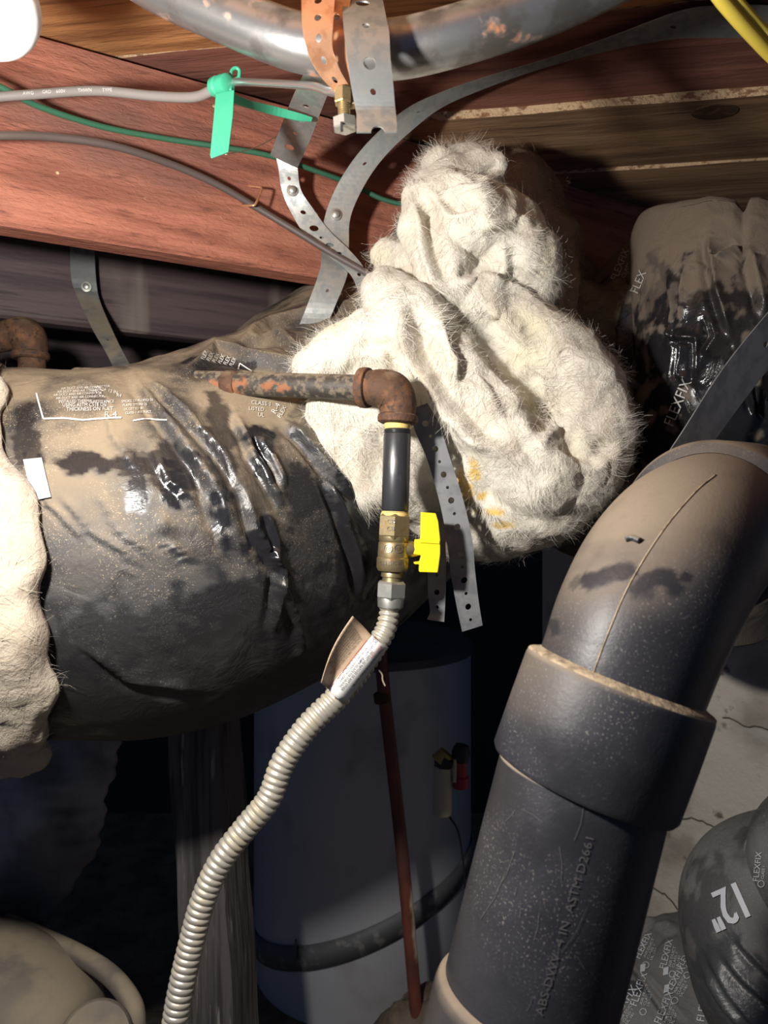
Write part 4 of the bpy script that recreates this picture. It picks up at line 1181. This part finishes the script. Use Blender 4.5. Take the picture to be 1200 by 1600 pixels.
o1, _ = film_duct([(1146, 335, .94, 149), (1144, 350, .937, 152), (1142, 380, .93, 150), (1142, 440, .92, 147), (1140, 520, .91, 145), (1132, 620, .92, 142), (1115, 760, .96, 150), (1080, 900, 1.05, 150)], 260, 240, .0070, fo, m_film3, rd_, 'outer_sleeve', 8.3, (3, .2), None, (([985, 1000, 1020, 1050, 1090, 1110, 1130, 1150, 1163, 1172, 1185, 1200, 1300], [28, 32, 44, 60, 72, 74, 80, 88, 108, 84, 82, 84, 0]), .2))
blotch(o1, [(1100, 560, 120, 110, .92), (1060, 560, 60, 90, 1), (1120, 580, 60, 120, .9), (1160, 640, 90, 90, 1), (1100, 700, 150, 60, 1), (1030, 470, 30, 60, .5), (1190, 520, 40, 70, .8)])
o2_, _ = film_duct([(1130, 470, 1.11, 120), (1090, 500, 1.08, 160), (1055, 550, 1.05, 165), (1035, 680, 1.05, 160), (1025, 850, 1.08, 160)], 200, 200, .0055, [], m_film3, rd_, 'inner_sleeve', 5.5, (5, .4))
blotch(o2_, [(960, 620, 70, 160, 1), (990, 520, 50, 60, .9), (1000, 700, 60, 80, 1)])
dc = Decals(bvh_of(o2_), .0012)
dc.text('FLEXFIX', 964, 440, 16, 68, .9); dc.text('CLASS 1', 976, 436, 9, 66); dc.text('UL 181', 986, 430, 9, 64)
dc.text('FLEXFIX', 996, 462, 20, 66, .95); dc.ring(1003, 470, 7, 1.6); dc.text('UL', 999, 474, 8, 66)
dc.text('FLEXFIX', 1005, 622, 24, 66, .95); dc.text('LISTED AIR DUCT', 1020, 618, 9, 66); dc.text('CLASS 1', 1030, 622, 9, 66)
dc.ring(1019, 625, 9, 1.5); dc.text('UL', 1015, 630, 9, 66)
dc.text('FLEXFIX', 1014, 720, 22, 70, .95); dc.text('FLEXFIX', 1048, 660, 24, 66, .9); dc.text('CLASS 1', 1030, 726, 9, 70); dc.text('F', 1018, 654, 16, 70)
dc.build('printed_lettering', m_print, o2_)
dc = Decals(bvh_of(o1), .0012)
dc.text('FLEX', 997, 460, 18, 68, .95); dc.text('FLEXFIX', 1052, 668, 24, 68, .9)
dc.build('printed_lettering', m_print, o1)

# ------------------------------------------------------------------ lower right ducts
ld1 = thing('flexible_duct', 'grey dusty flexible duct covered in printed white lettering at the bottom right', 'duct', P(1050, 1700, 1.05))
fo = [([(970, 1490), (1010, 1540), (1050, 1600), (1080, 1640)], 16, .010, .35), ([(1000, 1485), (1030, 1452), (1058, 1445)], 14, .012, .4), ([(1010, 1520), (1045, 1560), (1075, 1600)], 10, .006, .4), ([(985, 1475), (1000, 1455), (1030, 1443)], 12, .010)]
o3, _ = film_duct([(1200, 1505, 1.06, 80), (1160, 1545, 1.02, 125), (1115, 1610, .98, 175), (1095, 1700, .94, 205), (1085, 1830, .91, 205)], 220, 220, .0045, fo, m_film4, ld1, 'jacket', 2.2, (5, .4))
blotch(o3, [(988, 1545, 14, 11, 1)])
dc = Decals(bvh_of(o3), .0012)
for (x, y, sz, an) in ((962, 1596, 19, 55), (995, 1574, 17, 72), (1032, 1602, 17, 68), (1100, 1598, 18, 80), (1040, 1516, 15, 76), (1065, 1515, 13, 60), (1092, 1540, 17, 62), (1046, 1554, 15, 58), (1000, 1500, 14, 66), (952, 1540, 14, 62), (1078, 1470, 13, 72)):
    dc.text('FLEXFIX', x, y, sz, an, .9)
    a = math.radians(an)
    for k, t_ in enumerate(('AIR DUCT', 'CLASS 1', 'UL 181')):
        dd = 7 + 5.5*k
        dc.text(t_, x + math.sin(a)*dd + 6*math.cos(a), y + math.cos(a)*dd - 6*math.sin(a), 6, an, 1.2)
    dc.ring(x + math.sin(a)*12 - 4*math.cos(a), y + math.cos(a)*12 + 4*math.sin(a), 5, 1.1)
for (x, y) in ((1036, 1525), (1083, 1535), (1103, 1502), (1037, 1552), (1075, 1472), (1000, 1520)):
    dc.poly([(x, y), (x+8, y-2), (x+9, y-14), (x+1, y-12)], 2)
dc.build('printed_lettering', m_print2, ld1)
ld2 = thing('flexible_duct', 'bent black flexible duct marked with a large number twelve at the right edge', 'duct', P(1180, 1600, .95))
fo = [([(1110, 1500), (1150, 1560), (1200, 1620)], 12, .008, .4), ([(1130, 1490), (1165, 1530), (1210, 1570)], 12, .008, .4), ([(1100, 1520), (1130, 1570), (1170, 1610)], 10, .006), ([(1160, 1330), (1185, 1310), (1200, 1300)], 10, .007), ([(1170, 1345), (1190, 1330), (1210, 1325)], 10, .006), ([(1150, 1460), (1190, 1510), (1220, 1540)], 12, .006)]
o4, _ = film_duct([(1330, 1330, .94, 95), (1265, 1362, .90, 105), (1205, 1415, .86, 125), (1198, 1500, .83, 118), (1235, 1590, .81, 118), (1300, 1690, .80, 120), (1390, 1800, .80, 120)], 240, 200, .0042, fo, m_film4, ld2, 'jacket', 6.6, (3.5, .5))
blotch(o4, [(1110, 1430, 40, 80, .7), (1140, 1520, 60, 60, .9), (1180, 1570, 60, 60, .9), (1180, 1330, 40, 30, .6)])
dc = Decals(bvh_of(o4), .0015)
for k in range(3): dc.text('12"', 1156 + 1.6*k, 1376 - .7*k, 84, -156, .60)
dc.build('printed_lettering', m_print2, ld2)
o5, _ = film_duct([(1300, 1265, .84, 70), (1262, 1330, .815, 82), (1256, 1400, .80, 78), (1266, 1450, .79, 60), (1290, 1490, .79, 40)], 100, 120, .003, [], m_film4, ld2, 'sleeve_flap', 1.6, (4, .3))
blotch(o5, [(1190, 1450, 14, 30, .6)])
dc = Decals(bvh_of(o5), .0012)
dc.text('FLEXFIX', 1186, 1378, 13, 84); dc.ring(1190, 1381, 5, 1.1); dc.text('CLASS 1', 1194, 1374, 6, 84)
dc.build('printed_lettering', m_print2, o5)

# ------------------------------------------------------------------ water heater and things beside it
th_ = thing('water_heater', 'white water heater tank in shadow behind the hose', 'water heater', (P(567, 800, 1.86).x, 1.86, FZ))
tx = P(567, 800, 1.86).x
tk = lathe('tank', (tx, 1.86, FZ), (tx, 1.86, -.34), [(0, .268), (.005, .270), (.995, .270), (1, .262)], m_tank, th_, 96)
lathe('top_cap', (tx, 1.86, -.345), (tx, 1.86, -.30), [(0, .274), (.4, .274), (.7, .262), (1, .22)], m_tank_top, th_, 96)
# strap round the tank, slightly tilted
def tank_strap(z, tilt, hgt, rr=.273):
    V = []; n = 96
    for k in range(n):
        a = 2*PI*k/n
        for dz in (-hgt/2, hgt/2):
            V.append((tx + rr*math.cos(a), 1.86 + rr*math.sin(a), z + dz + tilt*math.cos(a)))
    f = [(2*k, 2*((k+1) % n), 2*((k+1) % n)+1, 2*k+1) for k in range(n)]
    o = mk('seismic_strap', V, f, m_strapk, th_); md = o.modifiers.new('s', 'SOLIDIFY'); md.thickness = .003; md.offset = 1
    return o
tank_strap(-.928, .105, .056)
box('strap_bracket', P(462, 1483, 1.62), (.004, .006, .04), m_strapk, th_)

# red-brown pipe
mound_z = -.945
o = sweep('riser_pipe', [P(594, 1000, 1.40), P(600, 1080, 1.40), P(628, 1330, 1.40), P(650, 1580, 1.40), P(652, 1610, 1.40)], m_redpipe, None, 80, 20, r=.0122)
tag(o, 'red brown copper pipe standing in front of the white tank', 'pipe')
co = np.array([q.co[:] for q in o.data.vertices]); px, py = proj(co); n = fbm(co * 60, 3)
set_attr(o, 'stain', np.clip((py - 1385) / 12, 0, 1) * np.clip((1505 - py) / 12, 0, 1) * np.clip((px - (632 + (py-1330)*.09) - 2 + n*6) / 3, 0, 1))
lathe('pipe_cap', P(596, 1082, 1.40), P(598, 1098, 1.40), [(0, .0135), (.1, .016), (.9, .016), (1, .0135)], m_rust, o, 20)
# mound of soil at its foot
bm = bmesh.new(); bmesh.ops.create_icosphere(bm, subdivisions=5, radius=1)
mp = P(668, 1600, 1.43)
for v in bm.verts:
    q = v.co; nz = float(fbm(np.array([[q.x*2.2, q.y*2.2, q.z*2.2]]), 4)[0])
    v.co = Vector((mp.x + .02 + q.x*.14*(1+.25*nz), mp.y + q.y*.12*(1+.2*nz), FZ + .01 + q.z*.185*(1+.20*nz)))
o = bm_obj('soil_mound', bm, m_dirt, None, True); tag(o, 'small mound of tan soil at the foot of the copper pipe', 'soil')

# cream tube with red valve parts on the tank side
ct = thing('relief_valve', 'cream plastic tube with amber and black bands and red parts beside the tank', 'valve', P(692, 1275, 1.50))
Yt = 1.50
rt = 15 / F * Yt
lathe('cream_tube', P(691, 1274, Yt), P(692, 1196, Yt), [(0, rt*.75), (.03, rt*.95), (.08, rt), (1, rt*.96)], m_cream, ct, 24)
lathe('amber_band', P(687, 1190, Yt), P(698, 1176, Yt), [(0, rt), (1, rt*.8)], m_amber, ct, 20)
lathe('black_band', P(689, 1197, Yt), P(700, 1183, Yt - .004), [(0, rt*.9), (.4, rt), (1, rt*.8)], m_black, ct, 20)
lathe('black_cap', P(718, 1188, Yt), P(722, 1164, Yt), [(0, rt*.9), (.6, rt*.95), (1, rt*.7)], m_black, ct, 20)
lathe('red_body', P(720, 1230, Yt), P(719, 1190, Yt), [(0, rt*.85), (.4, rt*.9), (.45, rt*.7), (1, rt*.7)], m_redp, ct, 16)
lathe('white_post', P(710, 1222, Yt - .012), P(711, 1186, Yt - .012), [(0, .004), (1, .004)], m_cream, ct, 10)
o = sweep('thin_cord', [list(p) + [.0022] for p in [P(702, 1276, 1.56), P(716, 1300, 1.57), P(724, 1350, 1.575), P(727, 1388, 1.58)]], m_black, ct, 20, 8)
# small wisp hanging under the label
o = sweep('dusty_cobweb', [list(p) + [.0011] for p in [P(592, 1047, .9), P(597, 1054, .9), P(598, 1063, .9), P(602, 1072, .9)]], m_web, None, 20, 6)
tag(o, 'tiny dusty cobweb wisp hanging below the hose label', 'cobweb')

# wooden post
def post():
    bm = bmesh.new(); n = 30; rows_ = []
    for k in range(n + 1):
        t = k / n
        py = 1010 + t * 760
        cx = 330 + (py - 1290) * .062
        Y = 1.08; c = P(cx, py, Y)
        w_ = .047; ring = []
        for a, b in ((-1, -.6), (.55, -1), (1, .6), (-.55, 1)):
            ring.append(bm.verts.new((c.x + a*w_ + .0015*math.sin(k*.7+a), c.y + b*w_, c.z)))
        rows_.append(ring)
    for a, b in zip(rows_[:-1], rows_[1:]):
        for k in range(4): bm.faces.new((a[k], a[(k+1) % 4], b[(k+1) % 4], b[k]))
    bm.faces.new(rows_[0]); bm.faces.new(rows_[-1][::-1])
    bmesh.ops.bevel(bm, geom=[e for e in bm.edges if abs((e.verts[0].co - e.verts[1].co).normalized().z) > .9], offset=.006, segments=2, affect='EDGES')
    return bm_obj('wooden_post', bm, m_post)
tag(post(), 'grey weathered wooden post behind the corrugated hose', 'post')

# plastic sheet hanging at lower left
def sheet(u, t):
    x0 = float(np.interp(t, [0, .16, .38, .6, .8, 1], [192, 186, 166, 157, 118, 68])) + 3*math.sin(t*31) + 2*math.sin(t*77)
    px = -200 + (x0 + 200)*u; py = (1190 - 62*u)*(1-t) + (1440 + 25*(1-u))*t + 6*math.sin(9*u)
    Y = 1.16 + .03*math.sin(5*u + 3*t) + .018*math.sin(11*u - 7*t) - .05*t
    return P(px, py, Y)
o, _, _ = patch('plastic_sheet', sheet, 60, 60, m_sheet, None, .0015)
tag(o, 'hanging grey plastic sheet below the duct at the lower left', 'sheet')

# dusty metal drum and bent pipe, bottom left corner
dr = thing('dusty_duct_boot', 'dust covered round metal duct body in the bottom left corner', 'duct', P(30, 1700, .95))
sweep('shell', [list(P(-330, 1580, 1.12)) + [.150], list(P(-150, 1600, 1.06)) + [.150], list(P(-60, 1612, 1.02)) + [.142], list(P(20, 1632, .98)) + [.126], list(P(80, 1655, .95)) + [.098], list(P(115, 1672, .94)) + [.065], list(P(130, 1680, .935)) + [.01]], m_dustmetal, dr, 80, 64)
lathe('round_cover', P(146, 1640, .90), P(150, 1622, .84), [(0, .042), (.8, .042), (.93, .040), (1, .036)], m_dustmetal, dr, 48)
o = sweep('bent_pipe', [P(10, 1440, 1.12), P(60, 1462, 1.08), P(120, 1490, 1.02), P(170, 1522, .97), (P(203, 1562, .93)), P(212, 1600, .91), P(208, 1680, .90), P(200, 1800, .90)], m_dustmetal, None, 80, 24, r=.0125)
tag(o, 'tan dusty bent pipe arching over the round metal body', 'pipe')

# rusty elbow beyond the duct at the left
re = thing('rusty_elbow', 'rusty pipe elbow standing behind the duct at the left', 'pipe', P(48, 600, 1.02))
RY = 1.02
pth = [P(-120, 560, RY + .04), P(-30, 535, RY + .02), P(2, 528, RY), P(22, 522, RY), P(40, 524, RY), P(47, 538, RY), P(48, 556, RY)]
sweep('elbow', [list(p) + [q] for p, q in zip(pth, (.019, .019, .0195, .022, .025, .0235, .022))], m_rust, re, 50, 28)
lathe('elbow_rim', P(48, 550, RY), P(48, 562, RY), [(0, .0225), (.2, .0250), (.8, .0250), (1, .0225)], m_rust, re, 28)
lathe('vertical_pipe', P(50, 560, RY), P(54, 720, RY), [(0, .0180), (1, .0180)], m_rust, re, 28)

for o in bpy.data.objects:
    if '_w' in o: del o['_w']
